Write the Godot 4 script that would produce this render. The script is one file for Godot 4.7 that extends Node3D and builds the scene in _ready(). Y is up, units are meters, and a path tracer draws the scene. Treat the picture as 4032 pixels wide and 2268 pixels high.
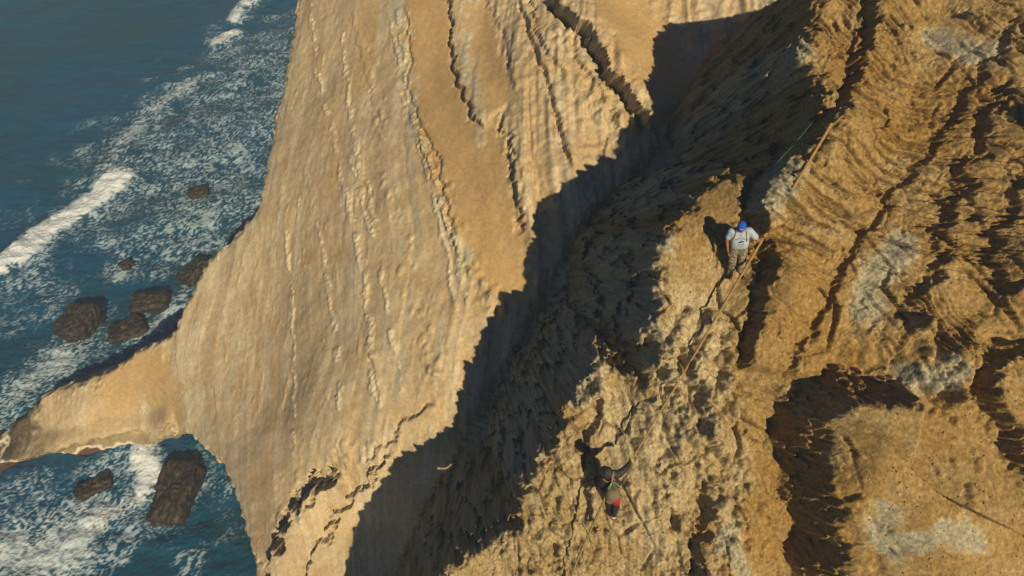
extends Node3D
# A steep sandstone sea cliff seen from the air: two people on a rope, a shaded gully, a banded headland and the surf below it.

const SEA_TO_EYE := 34.0
const LEAN := deg_to_rad(46.0)                       # how far the mean plane of the hillside leans back
var across := Vector3(1, 0, 0)                       # axes of that plane: along the hill, up the hill, out of the hill
var upslope := Vector3(0, cos(LEAN), -sin(LEAN))
var outward := Vector3(0, sin(LEAN), cos(LEAN))
var origin := Vector3(0, SEA_TO_EYE, 0) - outward * 16.0

# ------------------------------------------------------------------ helpers: noise, fields, sheets
func noise(seed_: int, freq: float, octaves := 3, kind := FastNoiseLite.TYPE_SIMPLEX_SMOOTH, fractal := FastNoiseLite.FRACTAL_FBM) -> FastNoiseLite:
	var n := FastNoiseLite.new()
	n.seed = seed_
	n.frequency = freq
	n.noise_type = kind
	n.fractal_type = fractal if octaves > 1 else FastNoiseLite.FRACTAL_NONE
	n.fractal_octaves = octaves
	return n

func cells(seed_: int, freq: float, what := FastNoiseLite.RETURN_DISTANCE2_SUB) -> FastNoiseLite:
	var n := noise(seed_, freq, 1, FastNoiseLite.TYPE_CELLULAR)
	n.cellular_return_type = what
	n.cellular_jitter = 1.0
	return n

class Field:                                         # values on a coarse grid of the hillside plane
	var x0: float
	var y0: float
	var step: float
	var nx: int
	var ny: int
	var v := PackedFloat32Array()
	func _init(ax: float, ay: float, bx: float, by: float, st: float):
		x0 = ax; y0 = ay; step = st
		nx = int(ceil((bx - ax) / st)) + 2
		ny = int(ceil((by - ay) / st)) + 2
		v.resize(nx * ny)
	func linear(x: float, y: float) -> float:
		var fx := clampf((x - x0) / step, 0.0, nx - 1.001)
		var fy := clampf((y - y0) / step, 0.0, ny - 1.001)
		var i := int(fx)
		var j := int(fy)
		fx -= i
		fy -= j
		var k := j * nx + i
		return lerpf(lerpf(v[k], v[k + 1], fx), lerpf(v[k + nx], v[k + nx + 1], fx), fy)
	func smooth(x: float, y: float) -> float:
		var fx := clampf((x - x0) / step, 1.0, nx - 2.001)
		var fy := clampf((y - y0) / step, 1.0, ny - 2.001)
		var i := int(fx)
		var j := int(fy)
		fx -= i
		fy -= j
		var k := (j - 1) * nx + i
		var a := cubic_interpolate(v[k], v[k + 1], v[k - 1], v[k + 2], fx)
		k += nx
		var b := cubic_interpolate(v[k], v[k + 1], v[k - 1], v[k + 2], fx)
		k += nx
		var c := cubic_interpolate(v[k], v[k + 1], v[k - 1], v[k + 2], fx)
		k += nx
		var d := cubic_interpolate(v[k], v[k + 1], v[k - 1], v[k + 2], fx)
		return cubic_interpolate(b, c, a, d, fy)

func phi(r2: float) -> float:
	return 0.5 * r2 * log(r2) if r2 > 1e-9 else 0.0

func plate(c: Array, f: Field) -> void:              # a thin plate bent through control points x, y, value
	var n := c.size() / 3
	var m := n + 3
	var a: Array[PackedFloat64Array] = []
	for i in m:
		var row := PackedFloat64Array()
		row.resize(m + 1)
		a.append(row)
	for i in n:
		for j in n:
			a[i][j] = phi((c[i * 3] - c[j * 3]) ** 2 + (c[i * 3 + 1] - c[j * 3 + 1]) ** 2) + (0.02 if i == j else 0.0)
		a[i][n] = 1.0
		a[i][n + 1] = c[i * 3]
		a[i][n + 2] = c[i * 3 + 1]
		a[n][i] = 1.0
		a[n + 1][i] = c[i * 3]
		a[n + 2][i] = c[i * 3 + 1]
		a[i][m] = c[i * 3 + 2]
	for k in m:
		var best := k
		for i in range(k + 1, m):
			if absf(a[i][k]) > absf(a[best][k]):
				best = i
		var swap := a[k]
		a[k] = a[best]
		a[best] = swap
		for i in range(k + 1, m):
			var r := a[i][k] / a[k][k]
			if r != 0.0:
				for j in range(k, m + 1):
					a[i][j] -= r * a[k][j]
	var w := PackedFloat64Array()
	w.resize(m)
	for k in range(m - 1, -1, -1):
		var s := a[k][m]
		for j in range(k + 1, m):
			s -= a[k][j] * w[j]
		w[k] = s / a[k][k]
	for j in f.ny:
		for i in f.nx:
			var x := f.x0 + i * f.step
			var y := f.y0 + j * f.step
			var s := w[n] + w[n + 1] * x + w[n + 2] * y
			for k in n:
				var dx: float = c[k * 3] - x
				var dy: float = c[k * 3 + 1] - y
				s += w[k] * phi(dx * dx + dy * dy)
			f.v[j * f.nx + i] = s

func pairs(c: Array) -> PackedVector2Array:
	var p := PackedVector2Array()
	for i in c.size() / 2:
		p.append(Vector2(c[i * 2], c[i * 2 + 1]))
	return p

func side(p: PackedVector2Array, q: Vector2) -> Vector2:   # signed distance to a polyline (right of its way is positive), share of its length
	var best := 1e18
	var off := 0.0
	var sgn := 1.0
	var share := 0.0
	var n := p.size() - 1
	for i in n:
		var a := p[i]
		var d := p[i + 1] - a
		var l := d.length()
		var t := clampf((q - a).dot(d) / (l * l), 0.0, 1.0)
		var r := q - a - d * t
		var s := r.length_squared()
		var cr := (d.x * (q.y - a.y) - d.y * (q.x - a.x)) / l
		if s < best * 0.9999 - 1e-7 or (s < best * 1.0001 + 1e-7 and absf(cr) > off):
			best = minf(s, best)
			off = absf(cr)
			sgn = 1.0 if cr > 0.0 else -1.0
			share = (i + t) / n
	return Vector2(sqrt(best) * sgn, share)

class Sheet:                                         # a stretch of cliff: heights over the hillside plane on a fine grid
	var x0: float
	var y0: float
	var step: float
	var nx: int
	var ny: int
	var h := PackedFloat32Array()
	var sd: Field                                    # distance inside its outline
	var soft := PackedFloat32Array()                 # how sandy and smooth
	var tone := PackedFloat32Array()                 # -1 ochre .. 1 pale grey
	func _init(ax: float, ay: float, bx: float, by: float, st: float):
		x0 = ax; y0 = ay; step = st
		nx = int((bx - ax) / st)
		ny = int((by - ay) / st)
		for a in [h, soft, tone]:
			a.resize(nx * ny)
	func span(lo: Vector2, hi: Vector2) -> Rect2i:
		var i0 := clampi(int((lo.x - x0) / step), 0, nx - 1)
		var j0 := clampi(int((lo.y - y0) / step), 0, ny - 1)
		var i1 := clampi(int((hi.x - x0) / step) + 1, 0, nx)
		var j1 := clampi(int((hi.y - y0) / step) + 1, 0, ny)
		return Rect2i(i0, j0, maxi(i1 - i0, 0), maxi(j1 - j0, 0))

var wob := noise(5, 1.3, 3)
var wob2 := noise(6, 7.0, 2)

func bounds(p: PackedVector2Array, w: float) -> Rect2:
	var r := Rect2(p[0], Vector2.ZERO)
	for q in p:
		r = r.expand(q)
	return r.grow(w)

func ledge(s: Sheet, way: Array, amp: float, width: float, edge := 0.03, notch := 0.0, ragged := 0.08) -> void:
	# a step in the rock along a line: the right side stands proud, easing back over width; a notch is cut at its foot
	var p := pairs(way)
	var b := bounds(p, width)
	var r := s.span(b.position, b.end)
	for j in range(r.position.y, r.end.y):
		for i in range(r.position.x, r.end.x):
			var q := Vector2(s.x0 + i * s.step, s.y0 + j * s.step)
			var o := side(p, q)
			var d := o.x + wob.get_noise_2d(q.x, q.y) * ragged * 2.0 + wob2.get_noise_2d(q.x, q.y) * ragged * 0.6
			if absf(o.x) > width:
				continue
			var ends := smoothstep(0.0, 0.08, o.y) * smoothstep(1.0, 0.92, o.y)
			var k := j * s.nx + i
			var up := smoothstep(-edge, edge, d) * (1.0 - smoothstep(0.1, 1.0, maxf(o.x, 0.0) / width))
			s.h[k] += ends * (amp * up - notch * exp(-pow((d + edge * 1.3) / (edge * 1.6), 2.0)))

func groove(s: Sheet, way: Array, depth: float, width: float, ragged := 0.05) -> void:
	var p := pairs(way)
	var b := bounds(p, width * 3.0 + ragged * 3.0)
	var r := s.span(b.position, b.end)
	for j in range(r.position.y, r.end.y):
		for i in range(r.position.x, r.end.x):
			var q := Vector2(s.x0 + i * s.step, s.y0 + j * s.step)
			var o := side(p, q)
			if absf(o.x) > width * 3.0 + ragged * 3.0:
				continue
			var d := o.x + wob.get_noise_2d(q.x * 2.0, q.y * 2.0) * ragged * 2.0 + wob2.get_noise_2d(q.x, q.y) * ragged * 0.6
			var ends := smoothstep(0.0, 0.06, o.y) * smoothstep(1.0, 0.94, o.y)
			s.h[j * s.nx + i] -= depth * ends * exp(-d * d / (width * width)) * (0.6 + 0.8 * absf(wob.get_noise_2d(q.y * 2.0, q.x)))

func brush(s: Sheet, what: PackedFloat32Array, way: Array, radius: float, value: float, blur := 0.5) -> PackedFloat32Array:
	# lays a value along a line (or round a point)
	var p := pairs(way)
	if p.size() == 1:
		p.append(p[0] + Vector2(0.001, 0))
	var b := bounds(p, radius * 1.4)
	var r := s.span(b.position, b.end)
	for j in range(r.position.y, r.end.y):
		for i in range(r.position.x, r.end.x):
			var q := Vector2(s.x0 + i * s.step, s.y0 + j * s.step)
			var d := absf(side(p, q).x) + wob.get_noise_2d(q.x, q.y + 40.0) * radius * 0.5 + wob2.get_noise_2d(q.x, q.y + 9.0) * 0.06
			var m := 1.0 - smoothstep(radius * (1.0 - blur), radius, d)
			if m > 0.0:
				var k := j * s.nx + i
				what[k] = lerpf(what[k], value, m)
	return what

func rib(s: Sheet, way: Array, width: float, tall: float) -> void:
	# a hard bed that stands out as a narrow broken ridge of paler rock
	var p := pairs(way)
	var b := bounds(p, width * 2.5)
	var r := s.span(b.position, b.end)
	for j in range(r.position.y, r.end.y):
		for i in range(r.position.x, r.end.x):
			var q := Vector2(s.x0 + i * s.step, s.y0 + j * s.step)
			var o := side(p, q)
			var d := o.x + wob.get_noise_2d(q.x * 0.7, q.y * 0.4) * width * 1.6 + wob2.get_noise_2d(q.x * 0.6, q.y * 0.4) * width * 0.5
			if absf(d) > width:
				continue
			var k := j * s.nx + i
			var whole := smoothstep(0.0, 0.05, o.y) * smoothstep(1.0, 0.95, o.y) * smoothstep(-0.35, 0.1, wob2.get_noise_2d(q.x * 0.12 + 3.0, q.y * 0.16))
			var u := 1.0 - absf(d) / width
			s.h[k] += whole * tall * smoothstep(0.1, 0.55, u) * (0.75 + 0.5 * wob2.get_noise_2d(q.x, q.y * 0.6))
			s.tone[k] = maxf(s.tone[k], 0.29 * whole * smoothstep(0.0, 0.35, u))

func lump(s: Sheet, at: Vector2, radius: float, tall: float, stretch := 1.0, turn := 0.0, dome := false) -> void:
	var reach := radius * maxf(stretch, 1.0)
	var r := s.span(at - Vector2(reach, reach), at + Vector2(reach, reach))
	var cs := cos(turn)
	var sn := sin(turn)
	for j in range(r.position.y, r.end.y):
		for i in range(r.position.x, r.end.x):
			var dx := s.x0 + i * s.step - at.x
			var dy := s.y0 + j * s.step - at.y
			var u := (dx * cs + dy * sn) / (radius * stretch)
			var v := (dy * cs - dx * sn) / radius
			var d := u * u + v * v
			if d < 1.0:
				s.h[j * s.nx + i] += tall * (sqrt(1.0 - d) if dome else (1.0 - d) * (1.0 - d) * (1.0 + 0.5 * d))

func outline(s: Sheet, way: Array, closed: bool) -> void:
	var p := pairs(way)
	var f := Field.new(s.x0, s.y0, s.x0 + s.nx * s.step, s.y0 + s.ny * s.step, 0.12)
	var ring := p.duplicate()
	if closed:
		ring.append(p[0])
	for j in f.ny:
		for i in f.nx:
			var q := Vector2(f.x0 + i * f.step, f.y0 + j * f.step)
			var d := side(ring, q).x
			if closed:
				d = absf(d) * (1.0 if Geometry2D.is_point_in_polygon(q, p) else -1.0)
			f.v[j * f.nx + i] = d
	s.sd = f

func finish(s: Sheet, called: String, material: Material, paint: Callable, lowest: float, reach: float) -> MeshInstance3D:
	var nx := s.nx
	var ny := s.ny
	var pos := PackedVector3Array()
	var nor := PackedVector3Array()
	var col := PackedColorArray()
	pos.resize(nx * ny)
	nor.resize(nx * ny)
	col.resize(nx * ny)
	var keep := PackedByteArray()
	keep.resize(nx * ny)
	for j in ny:
		for i in nx:
			var k := j * nx + i
			var x := s.x0 + i * s.step
			var y := s.y0 + j * s.step
			var h := s.h[k]
			var at := origin + across * x + upslope * y + outward * h
			pos[k] = at
			keep[k] = 1 if at.y > lowest and h > -reach else 0
			var i0 := maxi(i - 1, 0)
			var i1 := mini(i + 1, nx - 1)
			var j0 := maxi(j - 1, 0)
			var j1 := mini(j + 1, ny - 1)
			var hx := (s.h[j * nx + i1] - s.h[j * nx + i0]) / ((i1 - i0) * s.step)
			var hy := (s.h[j1 * nx + i] - s.h[j0 * nx + i]) / ((j1 - j0) * s.step)
			nor[k] = (outward - across * hx - upslope * hy).normalized()
			if keep[k]:
				col[k] = paint.call(s, k, x, y, at)
	var index := PackedInt32Array()
	index.resize((nx - 1) * (ny - 1) * 6)
	var n := 0
	for j in ny - 1:
		for i in nx - 1:
			var k := j * nx + i
			if keep[k] + keep[k + 1] + keep[k + nx] + keep[k + nx + 1] < 4:
				continue
			index[n] = k
			index[n + 1] = k + nx
			index[n + 2] = k + nx + 1
			index[n + 3] = k
			index[n + 4] = k + nx + 1
			index[n + 5] = k + 1
			n += 6
	index.resize(n)
	var a := []
	a.resize(Mesh.ARRAY_MAX)
	a[Mesh.ARRAY_VERTEX] = pos
	a[Mesh.ARRAY_NORMAL] = nor
	a[Mesh.ARRAY_COLOR] = col
	a[Mesh.ARRAY_INDEX] = index
	var m := ArrayMesh.new()
	m.add_surface_from_arrays(Mesh.PRIMITIVE_TRIANGLES, a)
	m.surface_set_material(0, material)
	var o := MeshInstance3D.new()
	o.name = called
	o.mesh = m
	o.set_meta("kind", "structure")
	add_child(o, true)
	return o

func grain(seed_: int, freq: float, low: float, high: float, octaves := 4) -> NoiseTexture2D:
	var t := NoiseTexture2D.new()
	t.width = 512
	t.height = 512
	t.seamless = true
	t.noise = noise(seed_, freq, octaves)
	var g := Gradient.new()
	g.set_color(0, Color(low, low, low))
	g.set_color(1, Color(high, high, high))
	t.color_ramp = g
	return t

func rock_material(scale_: float, relief: float, seed_: int, low := 0.6) -> StandardMaterial3D:
	var m := StandardMaterial3D.new()
	m.vertex_color_use_as_albedo = true
	m.albedo_texture = grain(seed_, 0.02, low, 1.0, 5)
	m.roughness = 0.95
	m.metallic_specular = 0.2
	m.uv1_triplanar = true
	m.uv1_world_triplanar = true
	m.uv1_scale = Vector3.ONE * scale_
	m.heightmap_enabled = true
	m.heightmap_texture = grain(seed_ + 1, 0.03, 0.0, 1.0, 5)
	m.heightmap_scale = relief
	return m

func tag(o: Node, label: String, category: String, group := "") -> Node:
	o.set_meta("label", label)
	o.set_meta("category", category)
	if group:
		o.set_meta("group", group)
	return o

func facets(x: float, y: float, salt: int) -> Vector2:
	# broken rock: every block of a cracked sheet has a height and a tilt of its own; x the height, y the distance to the next crack
	var ix := floori(x)
	var iy := floori(y)
	var d1 := 9.0
	var d2 := 9.0
	var best := 0
	var bx := 0.0
	var by := 0.0
	for dj in [-1, 0, 1]:
		for di in [-1, 0, 1]:
			var n: int = ((ix + di) * 73856093) ^ ((iy + dj) * 19349663) ^ salt
			n = ((n ^ (n >> 13)) * 1274126177) & 0x7fffffff
			n = n ^ (n >> 11)
			var ex: float = ix + di + (n & 255) / 255.0 - x
			var ey: float = iy + dj + (n >> 8 & 255) / 255.0 - y
			var d := ex * ex + ey * ey
			if d < d1:
				d2 = d1
				d1 = d
				best = n
				bx = ex
				by = ey
			elif d < d2:
				d2 = d
	var v := (best >> 16 & 127) / 127.0 - 0.5
	return Vector2(v + bx * ((best >> 4 & 127) / 63.5 - 1.0) * 0.9 + by * ((best >> 12 & 127) / 63.5 - 1.0) * 0.9, sqrt(d2) - sqrt(d1))

func bed_table(seed_: int, lo: float, hi: float, thin: float, thick: float, edge: float) -> Array:
	# a pile of beds of uneven thickness: how proud each weathers and how pale it is, read off every centimetre
	var rng := RandomNumberGenerator.new()
	rng.seed = seed_
	var n := int((hi - lo) * 100.0)
	var proud := PackedFloat32Array()
	var shade := PackedFloat32Array()
	proud.resize(n)
	shade.resize(n)
	var k := 0
	var last := 0.0
	var last_c := 0.0
	var gap := PackedFloat32Array()
	gap.resize(n)
	while k < n:
		var t := rng.randf_range(thin, thick) * (0.4 if rng.randf() < 0.4 else 1.0)
		var p := rng.randf_range(-0.5, 0.5)
		var c := clampf(p * 0.9 + rng.randf_range(-0.45, 0.45), -0.5, 0.5)
		var m := maxi(2, int(t * 100.0))
		for i in m:
			if k + i < n:
				var e := smoothstep(0.0, edge * 100.0, float(i))
				proud[k + i] = lerpf(last, p, e)
				shade[k + i] = lerpf(last_c, c, e)
				gap[k + i] = 1.0 - smoothstep(1.0, 4.0, float(mini(i, m - i)))
		k += m
		last = p
		last_c = c
	return [proud, shade, gap]

func read_bed(v: PackedFloat32Array, lo: float, q: float) -> float:
	var f := clampf((q - lo) * 100.0, 0.0, v.size() - 2.0)
	var i := int(f)
	return lerpf(v[i], v[i + 1], f - i)

func _ready():
	var cam := Camera3D.new()
	cam.name = "camera"
	cam.position = Vector3(0, SEA_TO_EYE, 0)
	cam.rotation.x = -LEAN
	cam.fov = 44.1
	cam.far = 6000.0
	add_child(cam)
	var env := Environment.new()
	var sky_m := ProceduralSkyMaterial.new()
	sky_m.sky_top_color = Color(0.18, 0.38, 0.68)
	sky_m.sky_horizon_color = Color(0.5, 0.64, 0.78)
	sky_m.sky_curve = 0.15
	sky_m.ground_bottom_color = Color(0.12, 0.17, 0.2)
	sky_m.ground_horizon_color = Color(0.5, 0.6, 0.68)
	sky_m.sun_angle_max = 12.0
	env.background_mode = Environment.BG_SKY
	env.sky = Sky.new()
	env.sky.sky_material = sky_m
	env.background_energy_multiplier = 0.17
	env.tonemap_mode = Environment.TONE_MAPPER_LINEAR
	env.tonemap_exposure = 1.55
	env.fog_enabled = true
	env.fog_density = 0.002
	env.fog_light_color = Color(0.66, 0.76, 0.86)
	env.sdfgi_enabled = true
	env.ssao_enabled = true
	env.ssil_enabled = true
	var we := WorldEnvironment.new()
	we.name = "environment"
	we.environment = env
	add_child(we)
	var sun := DirectionalLight3D.new()
	sun.name = "sun"
	sun.light_color = Color(1.0, 0.92, 0.75)
	sun.light_energy = 1.35
	sun.light_angular_distance = 0.5
	sun.shadow_enabled = true
	add_child(sun)
	var towards := (across * 0.28 - upslope * 0.17 + outward * 0.92).normalized()
	sun.look_at_from_position(towards * 100.0, Vector3.ZERO)

	headland()
	near_cliff(-7.7, 8.3, 0.0225)
	near_cliff(-13.2, -7.66, 0.07)                      # the foot of the same slope, below the view
	sea()
	sea_rocks()
	standing_person()
	climbing_person()
	net_bag()
	ropes()


# ------------------------------------------------------------------ the banded headland beyond the gully
var strata_field: Field
var big_beds: Array
var thin_beds: Array

func headland() -> void:
	var s := Sheet.new(-29.5, -14.0, 9.5, 16.2, 0.053)
	var base := Field.new(s.x0 - 1.0, s.y0 - 1.0, 10.5, 17.2, 0.3)
	plate([0.7, 1.67, -8, -1.9, -2.14, -8.6, -3.33, -4.27, -9, -6.65, -8.63, -11.8, 2, 3.87, -7.5, 4.68, 4.58, -7.8, 4.41, 8.41, -9.3, 6.1, 10.73, -10.5, 7.94, 6.8, -7.2, 5.18, 2.82, -6.5, 2.75, -0.98, -7.2, 1.49, -3.67, -7.8, -1.21, -6.54, -8.6, -4.31, -10.85, -10.8, 0.16, -9.8, -8.2, 9.75, 9.92, -8.5, -2.71, 0.35, -9.8, -6.07, 0.38, -12, -10.62, 0.44, -16.3, -14.16, 0.48, -18.8, -4.75, 7, -13.5, -9.08, 7.9, -17.3, -11.77, 8.49, -19.8, -1.43, 10.12, -13, -5.23, 13.16, -16.5, -9.96, 14.78, -20.5, -11.64, 15.39, -22, 1.63, 9.08, -10, -0.54, 4.59, -9.3, -10.19, -4.77, -15, -15.42, -4.41, -19, -18.37, -5.7, -21, -23.11, -6.91, -22, -26.5, -9.11, -22.3, -10.43, -9.26, -12.8, -8.94, -10.27, -11.2, -7.53, -5.79, -11.6, -16.86, -6.75, -20, -23.54, -5.09, -22.7, -25.9, -6.22, -23, -17.46, -2.25, -20.4, -19.92, -3.27, -21.6, -12.32, 3.89, -18, -23.35, -9.13, -22.4, -27.07, -9.99, -21.6, -20.02, -8.43, -22.6, -7.82, -12.72, -10, -4.35, -14.72, -11, -8.24, 19.64, -22, 1.82, 14.99, -13, 8.55, 12.92, -9, 10.2, 6.98, -4, 8.36, 1.46, -5, 4.84, -2.06, -5, 4.84, -8.5, -5, -30.54, -10.1, -22], base)
	strata_field = Field.new(s.x0 - 1.0, s.y0 - 1.0, 10.5, 17.2, 0.3)
	plate([-11.5, 15.34, 0, -8.42, 14.25, 2.4, -5.23, 13.16, 5, -3.09, 12.57, 7, -0.62, 11.82, 10, 2, 10.98, 13.4, -12.08, 8.78, 0, -9.08, 7.9, 2.2, -6.77, 7.41, 4.2, -3.91, 6.84, 7, -1.94, 6.44, 9, 0.61, 7.58, 12, 2.67, 7.3, 14.6, -12.18, 2.34, 0, -10.21, 2.24, 1.8, -7.03, 2.04, 4, -4.39, 1.9, 6, -1.38, 1.76, 8.8, 0.16, 3.06, 11.2, -15.48, -3.45, -1.2, -12.9, -3.29, 0, -10.62, -3.12, 1.8, -6.58, -2.7, 4, -4.78, -2.56, 5.8, -2.65, -1.07, 8, -12.33, -7.52, 0, -10.13, -7.09, 2, -7.53, -5.79, 4, -5.75, -5.56, 5.5, -10.24, -9.88, 0.8, -9.26, -9.69, 2, -8.21, -8.95, 3.6, -21.04, -5.87, -5, -24.41, -6.98, -7, -17.42, -5.19, -2.6], strata_field)
	outline(s, [-11.78, 24.94, -11.59, 15.9, -11.46, 13.36, -11.73, 11.15, -11.74, 10.37, -12.08, 8.78, -12.11, 6.34, -12.11, 4.87, -12.24, 3.68, -13.25, 2.78, -14.66, 1.86, -15.3, 1.38, -16.25, -0.21, -16.85, -1.12, -17.4, -2.25, -18.13, -2.62, -19.92, -3.27, -21.54, -4.39, -23.54, -5.09, -24.77, -5.34, -25.73, -5.8, -26.77, -6.88, -27.88, -7.91, -30.96, -9.16, -29.85, -11.94, -26.93, -10.46, -25.92, -10.25, -23.73, -9.54, -21.93, -8.95, -20, -8.74, -17.23, -7.43, -16.87, -7.12, -15.1, -7.58, -13.01, -8.14, -11.84, -8.91, -10.98, -9.81, -10.27, -10.54, -9.89, -11.23, -9.5, -13.03, -8.75, -15.27, 9.95, -10.08, 13.34, 12.65], true)
	# smooth sand and dust lying between the beds
	s.soft = brush(s, s.soft, [-3.86, 13.2, -3.31, 9.6, -2.6, 6.58, -2.04, 4.49, -1.72, 4.29, -0.95, 2.3, -0.18, 0.47], 1.15, 1.0, 0.3)
	s.soft = brush(s, s.soft, [-1.46, 11.51, -0.9, 8.93, -0.56, 7], 0.7, 0.9)
	s.soft = brush(s, s.soft, [-0.69, 5.7, -0.25, 3.38, 0.16, 1.69], 0.5, 0.9)
	s.soft = brush(s, s.soft, [4.07, 11.13, 4.46, 8.93, 5.05, 7.6, 5.65, 6.78], 1.5, 1.0)
	s.soft = brush(s, s.soft, [-21.02, -5.44, -18.82, -4.26, -17.75, -5.64], 1.6, 0.8)
	s.soft = brush(s, s.soft, [-6.68, 12.97, -6.78, 9.41], 0.8, 0.6)
	# pale grey rock laid bare along some beds
	for way in [[-5.23, 13.16, -4.72, 9.93, -4.27, 7.85, -3.58, 5.89, -2.91, 4.29], [-1.64, 11.76, -1.41, 9.71, -1.69, 8.2, -1.07, 6.1], [-1.67, 1.2, -1.23, 0.48, -0.66, -0.21], [0.03, 3.92, 0.16, 2.78], [3.98, 10.03, 4.01, 8.75], [4.82, 6.36, 5.26, 5.29]]:
		s.tone = brush(s, s.tone, way, 0.45, 0.8)
	for way in [[7.88, 6.5, 7.27, 5.75, 6.43, 5.16], [5.3, 3.66, 4.47, 2.85, 3.95, 2.08], [-3.14, -7.57, -3.52, -9.68], [-0.52, -3.06, -0.79, -4.43], [1.48, 1.38, 1.23, 0.33]]:
		s.tone = brush(s, s.tone, way, 0.7, 0.8)
	var n1 := noise(11, 1.0, 2)
	var n2 := noise(12, 1.0, 3)
	var n3 := noise(13, 1.0, 2)
	var n4 := noise(14, 0.45, 4)
	var n5 := noise(15, 2.4, 4)
	var chunk := cells(16, 1.6)
	big_beds = bed_table(3, -12.0, 24.0, 0.18, 1.0, 0.05)
	thin_beds = bed_table(4, -12.0, 24.0, 0.04, 0.2, 0.03)
	var big_proud: PackedFloat32Array = big_beds[0]
	var thin_proud: PackedFloat32Array = thin_beds[0]
	for j in s.ny:
		for i in s.nx:
			var x := s.x0 + i * s.step
			var y := s.y0 + j * s.step
			var k := j * s.nx + i
			var h := base.smooth(x, y)
			var d := s.sd.linear(x, y) + wob.get_noise_2d(x * 1.2, y * 1.2) * 0.22
			if d < 0.35:
				h -= 0.35 * pow(1.0 - maxf(d, 0.0) / 0.35, 2.0)
				if d < 0.0:
					h += d * 7.0
			if h < -31.0:
				s.h[k] = -31.0
				continue
			var q := strata_field.smooth(x, y)
			var rough := 1.0 - 0.95 * s.soft[k]
			var right := smoothstep(7.0, 12.0, q)
			var qw := q + 0.14 * n5.get_noise_2d(x * 0.25, y * 0.12) + 0.025 * n5.get_noise_2d(x * 1.6 + 30.0, y * 0.8)
			var broken := 0.25 + 0.75 * smoothstep(-0.25, 0.35, n4.get_noise_2d(x * 0.7 + 60.0, y * 0.7))
			h += rough * ((0.05 + 0.1 * right) * n1.get_noise_2d(q * 1.1, y * 0.05) + broken * (0.004 + 0.06 * right) * n2.get_noise_2d(q * 2.6, y * 0.12))
			var rib := maxf(0.0, n3.get_noise_2d(q * 4.0, y * 0.2) - 0.12)
			h += rough * broken * rib * (0.03 + 0.08 * right + 0.25 * n5.get_noise_2d(x * 0.8, y * 0.5))
			h += rough * broken * ((0.045 + 0.12 * right) * read_bed(big_proud, -12.0, qw) + (0.018 + 0.045 * right) * read_bed(thin_proud, -12.0, qw))
			h += 0.13 * n4.get_noise_2d(x, y) * (0.4 + 0.6 * rough) + rough * (0.008 + 0.066 * right) * n5.get_noise_2d(x, y)
			var lumpy := smoothstep(0.05, 0.4, n3.get_noise_2d(q * 1.3 + 30.0, y * 0.08))
			h += rough * lumpy * (0.015 + 0.09 * right) * minf(chunk.get_noise_2d(q * 1.6, y * 0.9) + 1.0, 0.6)
			s.h[k] = h
	# thin pale beds that stand out as ribs, and rows of knobs between them
	for way in [[-8.47, 7.91, -7.18, 4.2, -6.1, 1.55, -5.36, -1.49, -5.05, -3.73, -4.81, -4.41], [-7.06, 5.89, -4.99, 0.69, -4.14, -2.92, -3.93, -3.76], [-8.55, 3.23, -7.35, -0.77, -6.64, -3.52, -6.43, -4.89], [-10.5, 14.98, -9.39, 10.1, -8.47, 7.91], [-8.25, 12.81, -7.31, 8.32, -6.41, 5.1, -5.1, 1.93], [-10.27, 2.97, -9.59, -1.31, -9.11, -4.58, -8.9, -6.85]]:
		rib(s, way, 0.15, 0.13)
	for way in [[-4.23, 7.46, -3.52, 5.06, -2.84, 3.16, -2.11, 0.06, -1.92, -1.05], [-3.91, 6.84, -3.08, 4.47, -2.37, 2.4, -1.81, 0.35, -1.57, -0.77], [-3.7, 6.26, -2.81, 3.8, -2.13, 1.79, -1.44, -0.22], [-5.2, 12.72, -4.72, 9.93, -4.23, 7.46], [-5.48, 12.38, -4.96, 9.38, -4.37, 6.93]]:
		rib(s, way, 0.12, 0.14)
	var rng := RandomNumberGenerator.new()
	rng.seed = 12
	for row in [[[-4.15, 7.29, -2.8, 4.53, -2.08, 2.16, -1.45, 0.79, -0.98, 0.06, -0.59, -0.49], 0.30, 190, 0.06, 0.17], [[-5.29, 4.7, -4.17, 2.28, -3.43, -0.69, -2.8, -2.47, -2.6, -3.25], 0.32, 150, 0.06, 0.15], [[-9.2, 1.47, -8.55, -2.9, -7.74, -5.83], 0.3, 70, 0.05, 0.1], [[-6.51, 10.99, -5.73, 7.2, -5.22, 4.75], 0.35, 60, 0.06, 0.14], [[-0.46, 6.3, 0.03, 4.07, 0.3, 2.5], 0.25, 60, 0.08, 0.2], [[2.77, 9.31, 3.5, 7.28, 4.21, 5.32], 0.7, 110, 0.08, 0.24], [[1.66, 9.84, 2.4, 7.32, 3.11, 5.16], 0.5, 90, 0.08, 0.22], [[-9.15, -9.42, -8.31, -8.11, -6.53, -6.95, -4.76, -5.6], 0.5, 110, 0.08, 0.22], [[-25.42, -5.99, -23.9, -5.62, -22, -5.04], 0.7, 60, 0.06, 0.16]]:
		var p := pairs(row[0])
		for n in int(row[2]):
			var leg := rng.randi_range(0, p.size() - 2)
			var at := p[leg].lerp(p[leg + 1], rng.randf()) + Vector2(rng.randfn(), rng.randfn()) * float(row[1]) * 0.6
			var big := rng.randf_range(row[3], row[4])
			lump(s, at, big, big * pow(rng.randf(), 1.6) * 0.7, rng.randf_range(1.0, 2.0), rng.randf_range(-2.2, -1.0), rng.randf() < 0.5)
	ledge(s, [-27.68, -9.53, -25.47, -9.01, -23.31, -8.43, -21.27, -7.91, -18.66, -7.41, -17.04, -6.82], 0.5, 1.2, 0.06, 0.05, 0.1)
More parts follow.
